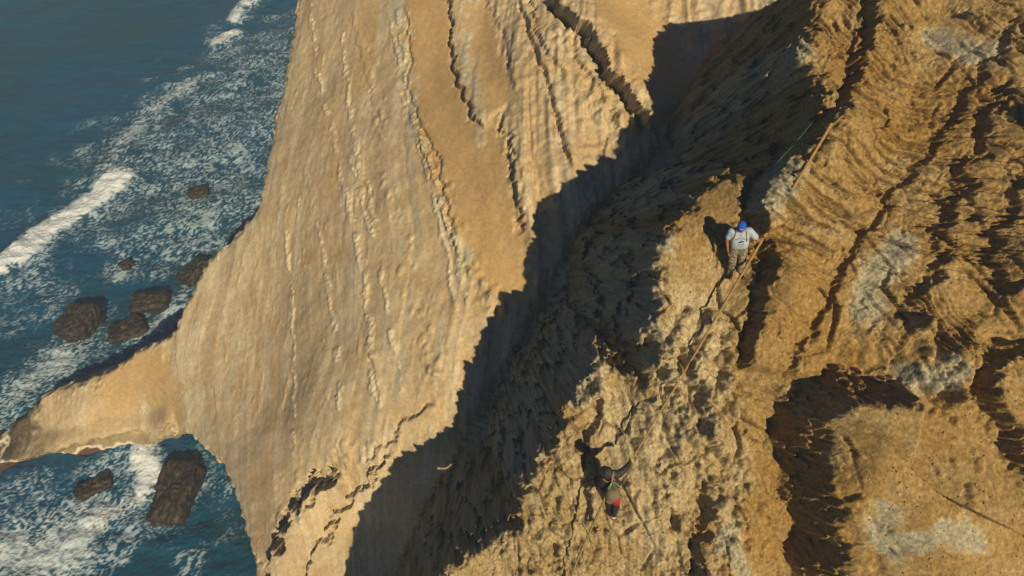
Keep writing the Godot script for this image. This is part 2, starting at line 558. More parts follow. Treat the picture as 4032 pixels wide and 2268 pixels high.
	ledge(s, [-4.94, 13.33, -4.54, 11.08, -4.28, 9.69, -4.4, 8.66, -4.07, 7.47, -3.05, 5.56, -2.74, 4.93, -2.62, 3.87, -2.33, 3.17, -2.16, 1.86, -1.81, 1.05], 0.13, 1.2, 0.04, 0.10, 0.1)
	ledge(s, [-2.73, 12.6, -2.54, 11.73, -2.45, 9.61, -2.17, 8.49, -2.06, 7.94, -1.6, 6.87, -0.96, 5.66], 0.40, 1.4, 0.05, 0.08, 0.12)
	ledge(s, [-1.33, 12.28, -0.73, 11.27, -0.51, 10.48, -0.22, 9.85, -0.15, 8.96, -0.01, 8.17, 0.17, 6.95], 0.11, 0.8, 0.04, 0.04, 0.1)
	ledge(s, [-0.46, 6.48, -0.43, 5.8, -0.1, 5.31, -0.07, 4.62, 0.03, 4.03, 0.07, 3.18, 0.26, 2.48, 0.4, 1.66], 0.24, 0.9, 0.05, 0.10, 0.12)
	ledge(s, [0.18, 11.8, 0.65, 10.05, 0.79, 9.16, 1.21, 7.71, 1.47, 6.37, 1.71, 5.15, 2.08, 3.95], 0.12, 0.5, 0.04, 0.25, 0.06)
	ledge(s, [1.38, 11.16, 1.77, 10.25, 2.55, 9.16, 3.05, 8.26, 3.46, 7.14, 4.08, 6.25, 4.6, 5.15], 1.0, 2.4, 0.06, 0.5, 0.14)
	ledge(s, [0.88, 11.55, 0.93, 9.92, 1.25, 8.69, 1.84, 7.59], 0.20, 0.5, 0.05, 0.07, 0.12)
	ledge(s, [2.2, 9.62, 2.28, 8.37, 2.91, 7.06, 3.4, 5.99, 4.01, 4.97], 0.17, 0.5, 0.05, 0.10, 0.12)
	ledge(s, [-7.84, 13.53, -7.17, 11.35, -6.26, 8.65, -5.45, 6.55], 0.06, 0.5, 0.04, 0.02, 0.1)
	ledge(s, [-5.29, -2.3, -4.97, -3.41, -4.79, -4.25], 0.1, 0.4, 0.04, 0.05, 0.06)
	ledge(s, [-2.57, -3.9, -3.15, -4.35, -3.9, -4.71, -4.31, -5.49, -4.89, -5.86, -5.78, -6.78], 0.14, 0.8, 0.05, 0.08, 0.12)
	ledge(s, [-6.44, -7.16, -7.5, -7.61, -8.16, -8.28, -8.68, -9.26, -8.98, -10.15, -9.33, -11.07], 0.85, 1.8, 0.1, 0.25, 0.3)
	ledge(s, [-4.14, -5.83, -5.18, -6.93, -6.31, -8.28, -7.07, -9.34, -7.54, -10.23, -7.7, -11.09], 0.3, 0.9, 0.06, 0.08, 0.25)
	groove(s, [10.1, 9.66, 8.47, 8.03, 7.35, 6.8, 6.45, 5.99, 5.03, 4.71, 3.83, 3.3, 2.48, 2.13, 1.49, 0.33, 0.16, -2.38, -1.48, -5.15, -3.01, -8.33], 0.5, 0.25)
	finish(s, "headland", rock_material(0.7, 0.35, 40, 0.8), paint_headland, -1.2, 30.9)

var ca := noise(21, 1.0, 3)
var cb := noise(22, 0.5, 4)
var cc := noise(23, 3.0, 3)
var bend := noise(15, 2.4, 4)
var speck := noise(24, 9.0, 2)

func paint_headland(s: Sheet, k: int, x: float, y: float, at: Vector3) -> Color:
	var q := strata_field.smooth(x, y)
	var sand := Vector3(0.55, 0.425, 0.265)
	var pale := Vector3(0.63, 0.53, 0.37)
	var grey := Vector3(0.47, 0.435, 0.335)
	var rust := Vector3(0.50, 0.35, 0.175)
	var a := ca.get_noise_2d(q * 1.5, y * 0.06)
	var b := ca.get_noise_2d(q * 5.0 + 50.0, y * 0.2)
	var c := cb.get_noise_2d(x, y)
	var bare := (1.0 - s.soft[k])
	var qw := q + 0.14 * bend.get_noise_2d(x * 0.25, y * 0.12) + 0.025 * bend.get_noise_2d(x * 1.6 + 30.0, y * 0.8)
	var bed := read_bed(big_beds[1], -12.0, qw)
	var thin := read_bed(thin_beds[1], -12.0, qw)
	var v := sand.lerp(pale, clampf(0.34 + a * 0.8 + bed * 1.4 + thin * 2.0, 0.0, 1.0) * bare)
	if s.tone[k] > 0.02 and s.tone[k] < 0.3:
		v = v.lerp(Vector3(0.66, 0.58, 0.43), s.tone[k] * 2.8)
	v = v.lerp(grey, clampf(b * 1.2 - 0.2 + (s.tone[k] if s.tone[k] >= 0.3 else 0.0) + thin * 0.8 - bed * 0.4, 0.0, 1.0) * (0.8 * bare if s.tone[k] < 0.3 else 1.0))
	v = v.lerp(Vector3(0.55, 0.365, 0.16), 0.85 * s.soft[k])
	v = v.lerp(rust, clampf(c * 1.1 + 0.0 + 0.3 * smoothstep(8.0, 14.0, q), 0.0, 0.6))
	v *= 0.89 + 0.12 * cc.get_noise_2d(x, y) + 0.1 * speck.get_noise_2d(x, y)
	# the tide's marks at the foot: red weed, a white salt line, brown wet rock
	if at.y < 3.0:
		var wobble := at.y + 0.5 * cb.get_noise_2d(at.x * 0.9, at.z * 0.9) + 0.08 * cc.get_noise_2d(at.x, at.z)
		var far_end := smoothstep(-24.6, -26.2, at.x + 0.5 * at.y + 1.4 * cb.get_noise_2d(at.x * 1.5, at.y * 3.0) + 0.7 * cc.get_noise_2d(at.x * 1.5, at.z))
		v = v.lerp(Vector3(0.2, 0.16, 0.09), 0.7 * (1.0 - smoothstep(0.5, 1.3, wobble)))
		v = v.lerp(Vector3(0.05, 0.042, 0.03).lerp(Vector3(0.14, 0.115, 0.075), clampf(cc.get_noise_2d(at.x * 2.0, at.z * 2.0) * 2.0, 0.0, 1.0)), far_end * 0.9)
		v = v.lerp(Vector3(0.62, 0.56, 0.47), 1.0 - smoothstep(0.36, 0.44, wobble))
		v = v.lerp(Vector3(0.12, 0.06, 0.04), 1.0 - smoothstep(0.2, 0.3, wobble))
	return Color(v.x, v.y, v.z)

# ------------------------------------------------------------------ the near cliff that the people climb
var near_base: Field

func near_cliff(low: float, high: float, step: float) -> void:
	var s := Sheet.new(-5.2, low, 12.2, high, step)
	near_base = Field.new(s.x0 - 1.0, low - 1.0, 13.6, high + 1.0, 0.3)
	plate([4.86, 0.29, 0.8, 3.54, 1.07, 0.65, 4.02, 0.89, 0.75, 4.27, 2.15, 0.3, 3.23, 0.04, 0.45, 3.09, -0.57, 0.3, 3.01, -1.59, -0.2, 3.77, -1.09, 0.4, 2.86, -2.98, -0.4, 3.62, -2.86, 0.3, 2.37, -5.31, -0.5, 1.06, -3.57, -1, 0.22, -5.43, -1.5, 2.04, -6.97, -1.2, -0.89, -7.33, -2.1, 3.68, -5.15, 0, 4.52, -6.4, 0.2, 4.77, -2.34, 0.8, 5.4, 0.2, 1.4, 5.44, 1.84, 1.3, 5.93, 2.54, 1.1, 6.31, 3.04, 1.65, 6.73, 4.03, 0.8, 6.75, 5.67, -0.5, 7.45, 6.97, -1.2, 8.41, 4.84, -0.5, 9.79, 5.76, -0.5, 10.84, 6.03, 0, 8.82, 3.7, 0.4, 8.07, 2.3, 1, 6.99, 1.01, 1.5, 8.95, 1.81, 1.6, 10.3, 3.46, 1.4, 9.45, 0.93, 2.6, 7.69, -0.19, 2.4, 6.45, -1, 1.8, 5.85, -2.26, 1.3, 5.97, -3.57, 1, 6.81, -4.66, 1, 5.7, -4.95, 0.6, 5.41, -6.4, 0.2, 6.69, -6.03, 0.5, 7.42, -2.51, 2.2, 7.47, -4.08, 2.1, 8.01, -3.59, 2.5, 8.87, -2.75, 2.9, 9.29, -4.15, 3.1, 8.33, -5.06, 2.6, 7.95, -1.31, 2.6, 9.24, -0.92, 2.9, 10.14, 0.16, 4, 12.68, 6.07, 1, 10.31, -4.61, 3.8, 8.85, 10.08, -3.5, 11.52, 9.26, -1, 2.13, -9.81, -2, 6.49, -8.89, -0.3, 9.21, -7.42, 2.4, -1.95, -10.14, -2.6, -4.19, -13.22, -3.3], near_base)
	outline(s, [8.19, 8.78, 7.62, 7.52, 7.21, 6.28, 6.62, 5.58, 6.63, 5.3, 6.97, 4.87, 6.84, 4.34, 6.33, 3.17, 6.15, 2.73, 5.63, 2.68, 4.91, 2.53, 4.28, 2.28, 3.77, 1.7, 3.22, 1.08, 3.14, 0.04, 2.97, -0.58, 2.85, -1.41, 2.88, -2.06, 2.51, -1.9, 2.06, -1.63, 1.8, -2.21, 1.16, -2.9, 1.02, -3.57, 0.41, -4.6, 0.21, -5.02, 0.12, -5.96, -0.58, -6.36, -1.93, -7.44, -2.69, -9.03, -3.53, -10.6, -4.41, -13.26], false)
	# sandy slopes
	s.soft = brush(s, s.soft, [4.46, 2.13, 4.06, 1.41, 3.7, 0.72, 3.89, 0.21], 0.75, 0.9)
	s.soft = brush(s, s.soft, [5.7, 0.85, 5.74, 0.04, 5.51, -0.87, 5.4, -1.45], 0.5, 0.6)
	s.soft = brush(s, s.soft, [5.72, -4.05, 6.15, -5.23, 5.9, -6.11], 0.7, 0.6)
	s.soft = brush(s, s.soft, [7.49, -2.74, 7.74, -4.02, 8.42, -3.02, 8.76, -3.35, 8.85, -4.57, 8.36, -5.23], 1.3, 1.0, 0.3)
	s.soft = brush(s, s.soft, [8.17, 0.34, 8.35, -0.27], 0.5, 0.8)
	s.soft = brush(s, s.soft, [9.14, 6.51, 9.83, 5.97, 10.4, 5.5], 0.6, 0.6)
	# pale and grey rock
	for way in [[3.84, -0.83, 3.48, -1.56, 3.78, -2.24, 3.54, -2.96], [2.52, -3.02, 3.17, -3.84, 3.52, -4.98, 3.86, -6.04], [4.08, -2.81, 4.43, -3.68, 3.99, -4.64]]:
		s.tone = brush(s, s.tone, way, 1.0, 0.55)
	for way in [[5.61, 2.38, 5.29, 1.69], [7.74, 0.83, 7.14, 0.19, 6.93, -0.43], [9.67, 5.89, 10.29, 5.31, 10.52, 5.25], [6.84, -4.24, 7.03, -4.67, 7.26, -4.85, 7.44, -4.75], [7.93, -4.38, 8.3, -4.52], [4.73, -5.29, 5.04, -6.3], [8.09, -1.54, 7.67, -1.79]]:
		s.tone = brush(s, s.tone, way, 0.4, 0.95)
	for way in [[8.03, 5.35, 7.9, 3.68, 8.72, 3.4, 9.67, 4.13], [5.69, 0.68, 5.83, -0.61, 6.33, -1.4], [6.02, -4.02, 5.83, -5.43]]:
		s.tone = brush(s, s.tone, way, 0.9, -0.7)
	var n1 := noise(31, 0.5, 4)
	var n2 := noise(32, 2.2, 4)
	var n3 := noise(33, 6.0, 3)
	var beds := noise(34, 1.0, 3)
	var chunk := cells(35, 2.6)
	var fine := cells(36, 7.0)
	var plates := cells(37, 1.7, FastNoiseLite.RETURN_CELL_VALUE)
	var flakes := cells(38, 5.0, FastNoiseLite.RETURN_CELL_VALUE)
	var laminae := bed_table(8, 0.0, 30.0, 0.09, 0.28, 0.02)
	var lam: PackedFloat32Array = laminae[0]
	var gaps: PackedFloat32Array = laminae[2]
	var bowl := Vector2([11.16, 9.62][0], [11.16, 9.62][1])
	for j in s.ny:
		for i in s.nx:
			var x := s.x0 + i * s.step
			var y := s.y0 + j * s.step
			var k := j * s.nx + i
			var h := near_base.smooth(x, y)
			var d := s.sd.linear(x, y) + wob.get_noise_2d(x * 1.7, y * 1.7) * 0.24 + wob2.get_noise_2d(x, y) * 0.05
			if d < 0.2:
				h -= 0.2 * pow(1.0 - maxf(d, 0.0) / 0.2, 2.0)
				if d < 0.0:
					h += d * 5.5
			if h < -9.0:
				s.h[k] = -9.0
				continue
			var rough := 1.0 - 0.75 * s.soft[k]
			h += 0.24 * n1.get_noise_2d(x, y) * (0.3 + 0.7 * rough)
			h += rough * (0.035 * n2.get_noise_2d(x, y) + 0.012 * n3.get_noise_2d(x, y))
			var wx := x + 0.2 * n2.get_noise_2d(x * 0.8, y + 7.0)
			var wy := y + 0.2 * n2.get_noise_2d(x * 0.8 + 50.0, y)
			if d > -0.6 and rough > 0.3:
				var torn_up := rough * rough * smoothstep(-0.35, 0.15, n1.get_noise_2d(x * 1.3 + 80.0, y * 1.3))
				var big := facets((x * 0.9 + y * 0.35) * 1.5, (y * 0.9 - x * 0.35) * 0.9, 77)
				var small := facets((wx + y * 0.4) * 4.5, (wy - x * 0.4) * 2.8, 78)
				h += (0.16 * big.x - 0.10 * (1.0 - smoothstep(0.0, 0.10, big.y))) * torn_up
				h += (0.065 * small.x - 0.035 * (1.0 - smoothstep(0.0, 0.12, small.y))) * rough * smoothstep(0.1, -0.3, n1.get_noise_2d(x * 1.9 + 20.0, y * 1.9))
			h += rough * 0.04 * minf(chunk.get_noise_2d(x + 0.25 * n2.get_noise_2d(x, y + 7.0), y) + 1.0, 0.5) + rough * 0.022 * minf(fine.get_noise_2d(x, y) + 1.0, 0.5)
			# bedding: bowl-shaped beds above, steep beds to the right, flutes below
			var q := Vector2(x, y).distance_to(bowl)
			var in_beds := smoothstep(4.4, 5.4, x) * smoothstep(10.5, 9.3, x) * smoothstep(-0.2, 0.8, y) * smoothstep(6.3, 4.6, y)
			var along := atan2(y - bowl.y, x - bowl.x)
			var torn := smoothstep(-0.35, 0.25, beds.get_noise_2d(q * 1.5, along * 5.0))
			var qb := q + 0.07 * n2.get_noise_2d(x * 0.5, y * 0.5) + 0.02 * beds.get_noise_2d(x * 6.0, y * 6.0)
			h += in_beds * torn * (0.2 * read_bed(lam, 0.0, qb) - 0.17 * read_bed(gaps, 0.0, qb) * (0.5 + 0.5 * rough))
			rough *= 1.0 - 0.5 * in_beds
			var slant := x * 0.86 + y * 0.5
			var in_right := smoothstep(6.6, 7.6, x + 0.25 * y) * smoothstep(-1.9, -1.0, y) * (1.0 - in_beds * 0.8)
			var qr := 12.0 + slant + 0.1 * n2.get_noise_2d(x * 0.6, y * 0.6)
			h += in_right * rough * (0.2 * read_bed(lam, 0.0, qr) - 0.16 * read_bed(gaps, 0.0, qr)) * smoothstep(-0.3, 0.3, beds.get_noise_2d(slant * 1.5 + 40.0, (y * 0.86 - x * 0.5) * 0.6))
			var flute := x + 0.32 * y + 0.02 * y * y
			var in_flutes := smoothstep(1.3, 1.9, x + 0.1 * (y + 3.0)) * smoothstep(5.2, 4.2, x) * smoothstep(-1.6, -2.6, y)
			h += in_flutes * 0.085 * beds.get_noise_2d(flute * 3.6 + 80.0, y * 0.45)
			s.h[k] = h
	var rng := RandomNumberGenerator.new()
	rng.seed = 7
	# knobs left standing by the weather, thick in one belt and strewn below it, and honeycomb left of the lower climber
	for zone in [[[3.59, -0.66, 3.32, -1.57, 3.25, -2.12], 0.6, 90, 0.08, 0.22], [[4.31, -0.91, 4.09, -1.95, 4.32, -2.89, 4.03, -3.54], 0.55, 90, 0.07, 0.2], [[3.17, -3.38, 3.67, -4.69, 4.18, -5.98], 1.0, 60, 0.05, 0.13], [[1.71, -2.12, 1.25, -3.18, 1.06, -4.04, 0.98, -5.03, 0.8, -5.98], 0.6, 120, 0.06, 0.15], [[4.77, -4.11, 4.9, -5.28, 4.51, -6.12], 0.6, 60, 0.06, 0.16], [[2.01, -6.2, 1.28, -6.77, 0.12, -7.14], 0.7, 70, 0.07, 0.15], [[7.65, -0.95, 8.09, -1.54, 8.42, -1.75], 0.6, 36, 0.08, 0.2], [[8.3, -3.18, 8.74, -4.22], 1.0, 14, 0.05, 0.1]]:
		var p := pairs(zone[0])
		for n in int(zone[2]):
			var leg := rng.randi_range(0, p.size() - 2)
			var at := p[leg].lerp(p[leg + 1], rng.randf()) + Vector2(rng.randfn(), rng.randfn()) * float(zone[1]) * 0.6
			var big := rng.randf_range(zone[3], zone[4])
			lump(s, at, big, big * rng.randf_range(0.5, 1.0), rng.randf_range(1.0, 2.0), rng.randf_range(-2.1, -1.0), true)
			if rng.randf() < 0.2:
				lump(s, at + Vector2(-0.9, 0.5) * big, big * 0.9, -big * rng.randf_range(0.4, 0.9))
	# the hollow beside the grey block, and rock shoulders past the right end of the view
	lump(s, pairs([5.98, -3.03])[0], 1.0, -0.6)
	lump(s, Vector2(11.6, 3.0), 1.0, 2.4)
	# pits and pebble sockets in the sand
	for n in 24:
		var zone = [[3.53, 0.72], [8.58, -3.88], [8.87, -3.11]][n % 3]
		var at := Vector2(zone[0], zone[1]) + Vector2(rng.randfn(), rng.randfn()) * 0.6
		lump(s, at, rng.randf_range(0.04, 0.09), -rng.randf_range(0.015, 0.045))
	for way in [[6.54, 5.59, 5.89, 4.94, 5.13, 4.49, 4.26, 3.48, 3.66, 2.4], [2.84, 0.95, 2.43, -0.41], [0.47, -3.11, -0.09, -4.53], [2.9, 0.91, 2.66, 0.04, 2.77, -0.67], [4.5, 3.03, 4.76, 3.73], [1.79, -1.45, 1.44, -2.22]]:
		s.tone = brush(s, s.tone, way, 0.7, 0.9)
	# big steps
	ledge(s, [5.81, 2.89, 5.6, 2.64, 5.24, 2.24, 5.03, 1.74, 4.98, 1.25, 5.13, 1], 0.6, 1.3, 0.06, 0.2, 0.1)
	ledge(s, [5.37, 1.08, 5.26, 0.6, 5.2, 0.04, 5.08, -0.62, 4.98, -1.2, 4.9, -1.79], 0.4, 1.4, 0.06, 0.2, 0.12)
	ledge(s, [8.98, 7.56, 8.55, 6.41, 8.3, 5.47, 7.32, 4.25, 6.37, 3.19], 0.4, 1.6, 0.08, 0.2, 0.14)
	ledge(s, [11.58, 6.57, 10.75, 5.27, 9.94, 4.27, 9.31, 3.33, 8.46, 2.46, 7.72, 1.68, 7.12, 1, 6.66, 0.35, 6.21, -0.52, 5.86, -1.42, 5.47, -1.95], 0.07, 0.8, 0.04, 0.14, 0.09)
	ledge(s, [5.51, -1.96, 5.03, -2.68, 4.75, -3.4, 4.47, -4.15, 4.02, -5.21, 3.63, -6.11, 3.35, -6.91], -0.1, 0.6, 0.04, 0.14, 0.06)
	ledge(s, [7.72, -1.93, 7.06, -1.91, 6.55, -1.91, 6.14, -2.11, 5.92, -2.42, 5.92, -3.29, 6.07, -4.37, 6.32, -4.9, 6.4, -5.6, 6.47, -6.74], 1.35, 3.2, 0.32, 0.15, 0.13)
	ledge(s, [9.63, -0.96, 9.18, -1.14, 8.81, -1.37, 8.67, -1.82, 8.94, -2.38, 9.2, -2.86, 9.41, -3.55], 0.4, 0.9, 0.1, 0.1, 0.14)
	ledge(s, [8.57, 0.81, 8.19, 0.19, 7.62, -0.27, 7.53, -0.79], 0.18, 0.8, 0.05, 0.1, 0.12)
	ledge(s, [10.74, 4.6, 9.78, 3.24, 9.08, 2.04, 8.63, 1.3, 8.22, 0.65], 0.16, 1.0, 0.06, 0.15, 0.14)
	ledge(s, [10.1, 2.34, 9.56, 1.56, 9.08, 0.63, 9.01, -0.26], 0.14, 0.8, 0.06, 0.12, 0.14)
	ledge(s, [2.24, -2.54, 1.88, -3.3, 1.69, -3.95, 1.78, -4.87, 1.7, -5.56], 0.25, 0.6, 0.06, 0.1, 0.1)
	ledge(s, [4.33, -4.1, 4.43, -4.81, 4.21, -5.64, 4.02, -6.62], 0.25, 0.8, 0.06, 0.12, 0.14)
	if step < 0.05:
		stones(s, rng)
	finish(s, "cliff" if step < 0.05 else "cliff_foot", rock_material(0.9, 1.6, 44), paint_cliff, 5.0, 8.6)

func stones(s: Sheet, rng: RandomNumberGenerator) -> void:
	# loose chips and pebbles lying on the sandy slopes and below the ledges
	var st := tool()
	for j in 6:
		for i in 7:
			for q in [[i, j], [i, j + 1], [i + 1, j], [i + 1, j], [i, j + 1], [i + 1, j + 1]]:
				var a: float = TAU * (q[0] % 7) / 7.0
				var b: float = PI * (q[1] / 6.0 - 0.5)
				var d := Vector3(cos(a) * cos(b), sin(b), sin(a) * cos(b))
				d *= 0.8 + 0.35 * sin(d.x * 3.1 + 1.0) * cos(d.z * 2.7 + d.y * 2.0)
				st.set_color(Color.WHITE)
				st.add_vertex(d * Vector3(1.0, 0.6, 0.8))
	st.generate_normals()
	var mm := MultiMesh.new()
	mm.transform_format = MultiMesh.TRANSFORM_3D
	mm.use_colors = true
	mm.mesh = st.commit()
	var mat := rock_material(6.0, 0.4, 46)
	mm.mesh.surface_set_material(0, mat)
	var where: Array[Transform3D] = []
	while where.size() < 2000:
		var i := rng.randi_range(4, s.nx - 5)
		var j := rng.randi_range(4, s.ny - 5)
		var k := j * s.nx + i
		var dx := (s.h[k + 2] - s.h[k - 2]) / (4.0 * s.step)
		var dy := (s.h[k + 2 * s.nx] - s.h[k - 2 * s.nx]) / (4.0 * s.step)
		if absf(dx) + absf(dy) > 1.0 or rng.randf() > 0.35 + 0.5 * s.soft[k] or s.h[k] < -3.0:
			continue
		var size := 0.008 + 0.028 * pow(rng.randf(), 4.0)
		var b := Basis(outward.rotated(across, -dy * 0.5), rng.randf() * TAU).rotated(across, rng.randf_range(-0.4, 0.4)).scaled(Vector3.ONE * size)
		where.append(Transform3D(b, origin + across * (s.x0 + i * s.step) + upslope * (s.y0 + j * s.step) + outward * (s.h[k] + size * 0.25)))
	mm.instance_count = where.size()
	for n in where.size():
		mm.set_instance_transform(n, where[n])
		var v := Vector3(0.36, 0.25, 0.12).lerp(Vector3(0.5, 0.42, 0.28), rng.randf()) * rng.randf_range(0.6, 1.1)
		mm.set_instance_color(n, Color(v.x, v.y, v.z))
	var o := MultiMeshInstance3D.new()
	o.name = "loose_stones"
	o.multimesh = mm
	add_child(o)
	tag(o, "small loose stones scattered over the sandy parts of the near cliff", "stones")
	o.set_meta("kind", "stuff")

func paint_cliff(s: Sheet, k: int, x: float, y: float, at: Vector3) -> Color:
	var ochre := Vector3(0.40, 0.27, 0.11)
	var deep := Vector3(0.37, 0.225, 0.072)
	var pale := Vector3(0.56, 0.46, 0.285)
	var grey := Vector3(0.42, 0.39, 0.29)
	var t := s.tone[k] + 0.45 * smoothstep(5.6, 4.4, x - 0.3 * y) * smoothstep(1.0, -0.5, y) + 0.5 * cb.get_noise_2d(x * 1.4, y * 1.4) + 0.25 * cc.get_noise_2d(x, y)
	var v := ochre.lerp(pale, clampf(t, 0.0, 1.0)).lerp(deep, clampf(-t, 0.0, 1.0))
	v = v.lerp(grey, clampf((s.tone[k] - 0.68 + 0.3 * cc.get_noise_2d(x * 1.3, y)) * 4.0, 0.0, 1.0))
	v *= 0.95 + 0.22 * cc.get_noise_2d(x * 2.0, y * 2.0) + 0.22 * speck.get_noise_2d(x * 1.6, y * 1.6)
	return Color(v.x, v.y, v.z)

# ------------------------------------------------------------------ the sea
func spread(lo: float, hi: float, step: float, far: float, fine: float) -> PackedFloat32Array:
	var a := PackedFloat32Array()
	var out := PackedFloat32Array()
	var d := 4.0
	while d < far:
		out.append(d)
		d *= 1.7
	out.reverse()
	for o in out:
		a.append(lo - o)
	var x := lo
	while x < hi:
		a.append(x)
		x += lerpf(step, fine, smoothstep(0.35, 0.85, (x - lo) / (hi - lo)))
	out.reverse()
	for o in out:
		a.append(hi + o)
	return a

func sea() -> void:
	var xs := spread(-60.0, -8.0, 0.125, 4000.0, 0.085)
	var zs := spread(-80.0, -11.0, 0.17, 4000.0, 0.075)
	var nx := xs.size()
	var nz := zs.size()
	var h := PackedFloat32Array()
	h.resize(nx * nz)
	var col := PackedColorArray()
	col.resize(nx * nz)
	var pos := PackedVector3Array()
	pos.resize(nx * nz)
	var nor := PackedVector3Array()
	nor.resize(nx * nz)
	# where the foam lies: line, radius, density, raised
	var zones := [
		[[-30.64, -44.67, -30.99, -43.18, -32.12, -40.82, -33.56, -38.16, -34.08, -35.68, -35.02, -33.75], 1.5, 1.25, 0.5],
		[[-27.49, -77.53, -28.17, -75.07], 1.3, 1.2, 0.5], [[-28.87, -73.64, -28.88, -71.34], 0.9, 1.0, 0.4], [[-28.08, -68.7, -29.29, -67.02], 1.2, 1.2, 0.4],
		[[-20.71, -65.79, -24.95, -53.06, -26.58, -43.67], 9.0, 0.52, 0.0], [[-17.33, -46.22, -22.81, -41.28, -25.17, -39.46], 6.0, 0.55, 0.0], [[-29.45, -58.65, -31.31, -55.6, -31.94, -50.65, -31.98, -45.69], 1.2, 0.85, 0.1],
		[[-29.16, -43.18, -31.5, -36.09, -31.83, -31.55], 4.0, 0.3, 0.0], [[-29.06, -36.9, -31.81, -33.75], 2.5, 0.36, 0.0], [[-18.49, -36.09, -24.85, -35.29], 2.2, 0.42, 0.0],
		[[-26.32, -34.97, -26.6, -34.12], 0.9, 0.85, 0.0], [[-27.03, -28.2, -27.2, -26.34, -28.38, -24.3], 1.7, 0.85, 0.1], [[-25.18, -27.88, -24.2, -28.52, -26.35, -30.17], 0.6, 0.8, 0.0], [[-21.89, -30.51, -22.2, -29.17, -23.09, -28.2], 1.0, 0.85, 0.0],
		[[-27.85, -25.16, -28.76, -23.2, -28.55, -21.88], 1.6, 0.5, 0.0], [[-21.75, -34.12, -21.55, -32.63], 0.7, 0.7, 0.0],
		[[-19.99, -20.86, -19.96, -19.88, -18.88, -18.94, -19.63, -17.58, -21.15, -16.28], 0.9, 1.05, 0.12], [[-19.26, -19.41, -21.92, -19.17], 0.6, 0.7, 0.0], [[-20.81, -16.92, -23.26, -16.07, -26.02, -15.25], 2.0, 0.85, 0.1], [[-21.37, -14.46, -23.77, -14.65, -25.59, -13.69], 2.2, 0.9, 0.1], [[-19.31, -16.71, -19.32, -14.65], 1.0, 0.75, 0.0],
		[[-27, -29.17], 2.3, 0.62, 0.0], [[-23.13, -30.68], 2.1, 0.5, 0.0], [[-23.96, -28.68], 1.8, 0.6, 0.0], [[-17.31, -17.8], 2.3, 0.5, 0.0], [[-23.73, -42.55], 1.4, 0.7, 0.0], [[-21.79, -18.34], 1.6, 0.5, 0.0],
		[[-16.72, -20.86, -16.57, -18.94], 1.0, 0.45, 0.0], [[-14.53, -16.92, -13.84, -15.86], 0.8, 0.5, 0.0], [[-15.46, -14.07, -15.26, -14.65], 0.6, 0.6, 0.0], [[-24.71, -18.36, -27.45, -18.02], 1.0, 0.5, 0.0], [[-22.15, -18.7, -20.8, -20.12], 0.8, 0.55, 0.0]]
	var cover := Field.new(-61.0, -81.0, -7.0, -10.0, 0.4)
	var lift := Field.new(-61.0, -81.0, -7.0, -10.0, 0.4)
	for z in zones:
		var p := pairs(z[0])
		if p.size() == 1:
			p.append(p[0] + Vector2(0.01, 0))
		for j in cover.ny:
			for i in cover.nx:
				var q := Vector2(cover.x0 + i * cover.step, cover.y0 + j * cover.step)
				var d: float = absf(side(p, q).x) / z[1]
				if d < 1.6:
					var m := 1.0 - smoothstep(0.35, 1.5, d)
					var k := j * cover.nx + i
					cover.v[k] = maxf(cover.v[k], z[2] * m)
					lift.v[k] = maxf(lift.v[k], z[3] * m)
	var swell := noise(51, 0.05, 2)
	var chop := noise(52, 0.28, 4)
	var ripple := noise(53, 1.1, 3)
	var lace := cells(54, 0.75)
	var lace2 := cells(55, 2.4)
	var patch := noise(56, 0.22, 4)
	var warp := noise(57, 0.5, 3)
	for j in nz:
		for i in nx:
			var k := j * nx + i
			var x := xs[i]
			var z := zs[j]
			var inside := x > -60.5 and x < -7.5 and z > -80.5 and z < -10.5
			var y := 0.16 * sin((x * 0.55 + z * 0.85) * 0.62 + 2.5 * swell.get_noise_2d(x, z)) + 0.20 * chop.get_noise_2d(x * 0.6 - z * 0.35, z + x * 0.35) + 0.10 * ripple.get_noise_2d(x * 0.35 - z * 0.1, z * 0.8)
			var foam := 0.0
			if inside:
				var wx := x + 1.6 * warp.get_noise_2d(x, z)
				var wz := z + 1.6 * warp.get_noise_2d(x + 90.0, z)
				var c := cover.linear(x + 0.6 * warp.get_noise_2d(x * 2.0, z * 2.0), z + 0.6 * warp.get_noise_2d(x * 2.0, z * 2.0 + 30.0))
				if c > 0.02:
					y += lift.linear(x, z) * (0.9 + 0.25 * chop.get_noise_2d(x * 3.0, z * 3.0) + 0.1 * ripple.get_noise_2d(x * 3.0, z * 3.0))
					var e := lace.get_noise_2d(wx, wz * 1.5) + 1.0
					var e2 := lace2.get_noise_2d(wx, wz * 1.5) + 1.0
					var p := patch.get_noise_2d(x, z * 1.3)
					var g := clampf(c + 0.55 * p, 0.0, 1.3)
					var web := maxf(1.0 - smoothstep(0.0, 0.07 + 0.17 * g, e), 0.8 * (1.0 - smoothstep(0.0, 0.08 + 0.2 * g, e2)))
					var r1 := 1.0 - 3.2 * absf(patch.get_noise_2d(wx * 1.6 + 20.0, wz * 2.4))
					var r2 := 1.0 - 3.2 * absf(warp.get_noise_2d(wx * 1.9 + 60.0, wz * 2.6))
					web = clampf(web * (0.6 + 0.5 * maxf(r1, 0.0)) + 0.25 * maxf(r2, 0.0) * (0.2 + web), 0.0, 1.0)
					foam = maxf(smoothstep(0.85, 1.15, c + 0.45 * p + 0.25 * ripple.get_noise_2d(x * 2.0, z * 3.0)), smoothstep(0.3 - 0.2 * g, 1.0 - 0.35 * g, web) * smoothstep(0.1, 0.55, g) * 0.9)
			y *= 1.0 if inside else 0.0
			pos[k] = Vector3(x, y, z)
			var deep := Vector3(0.005, 0.054, 0.115)
			var green := Vector3(0.008, 0.044, 0.062)
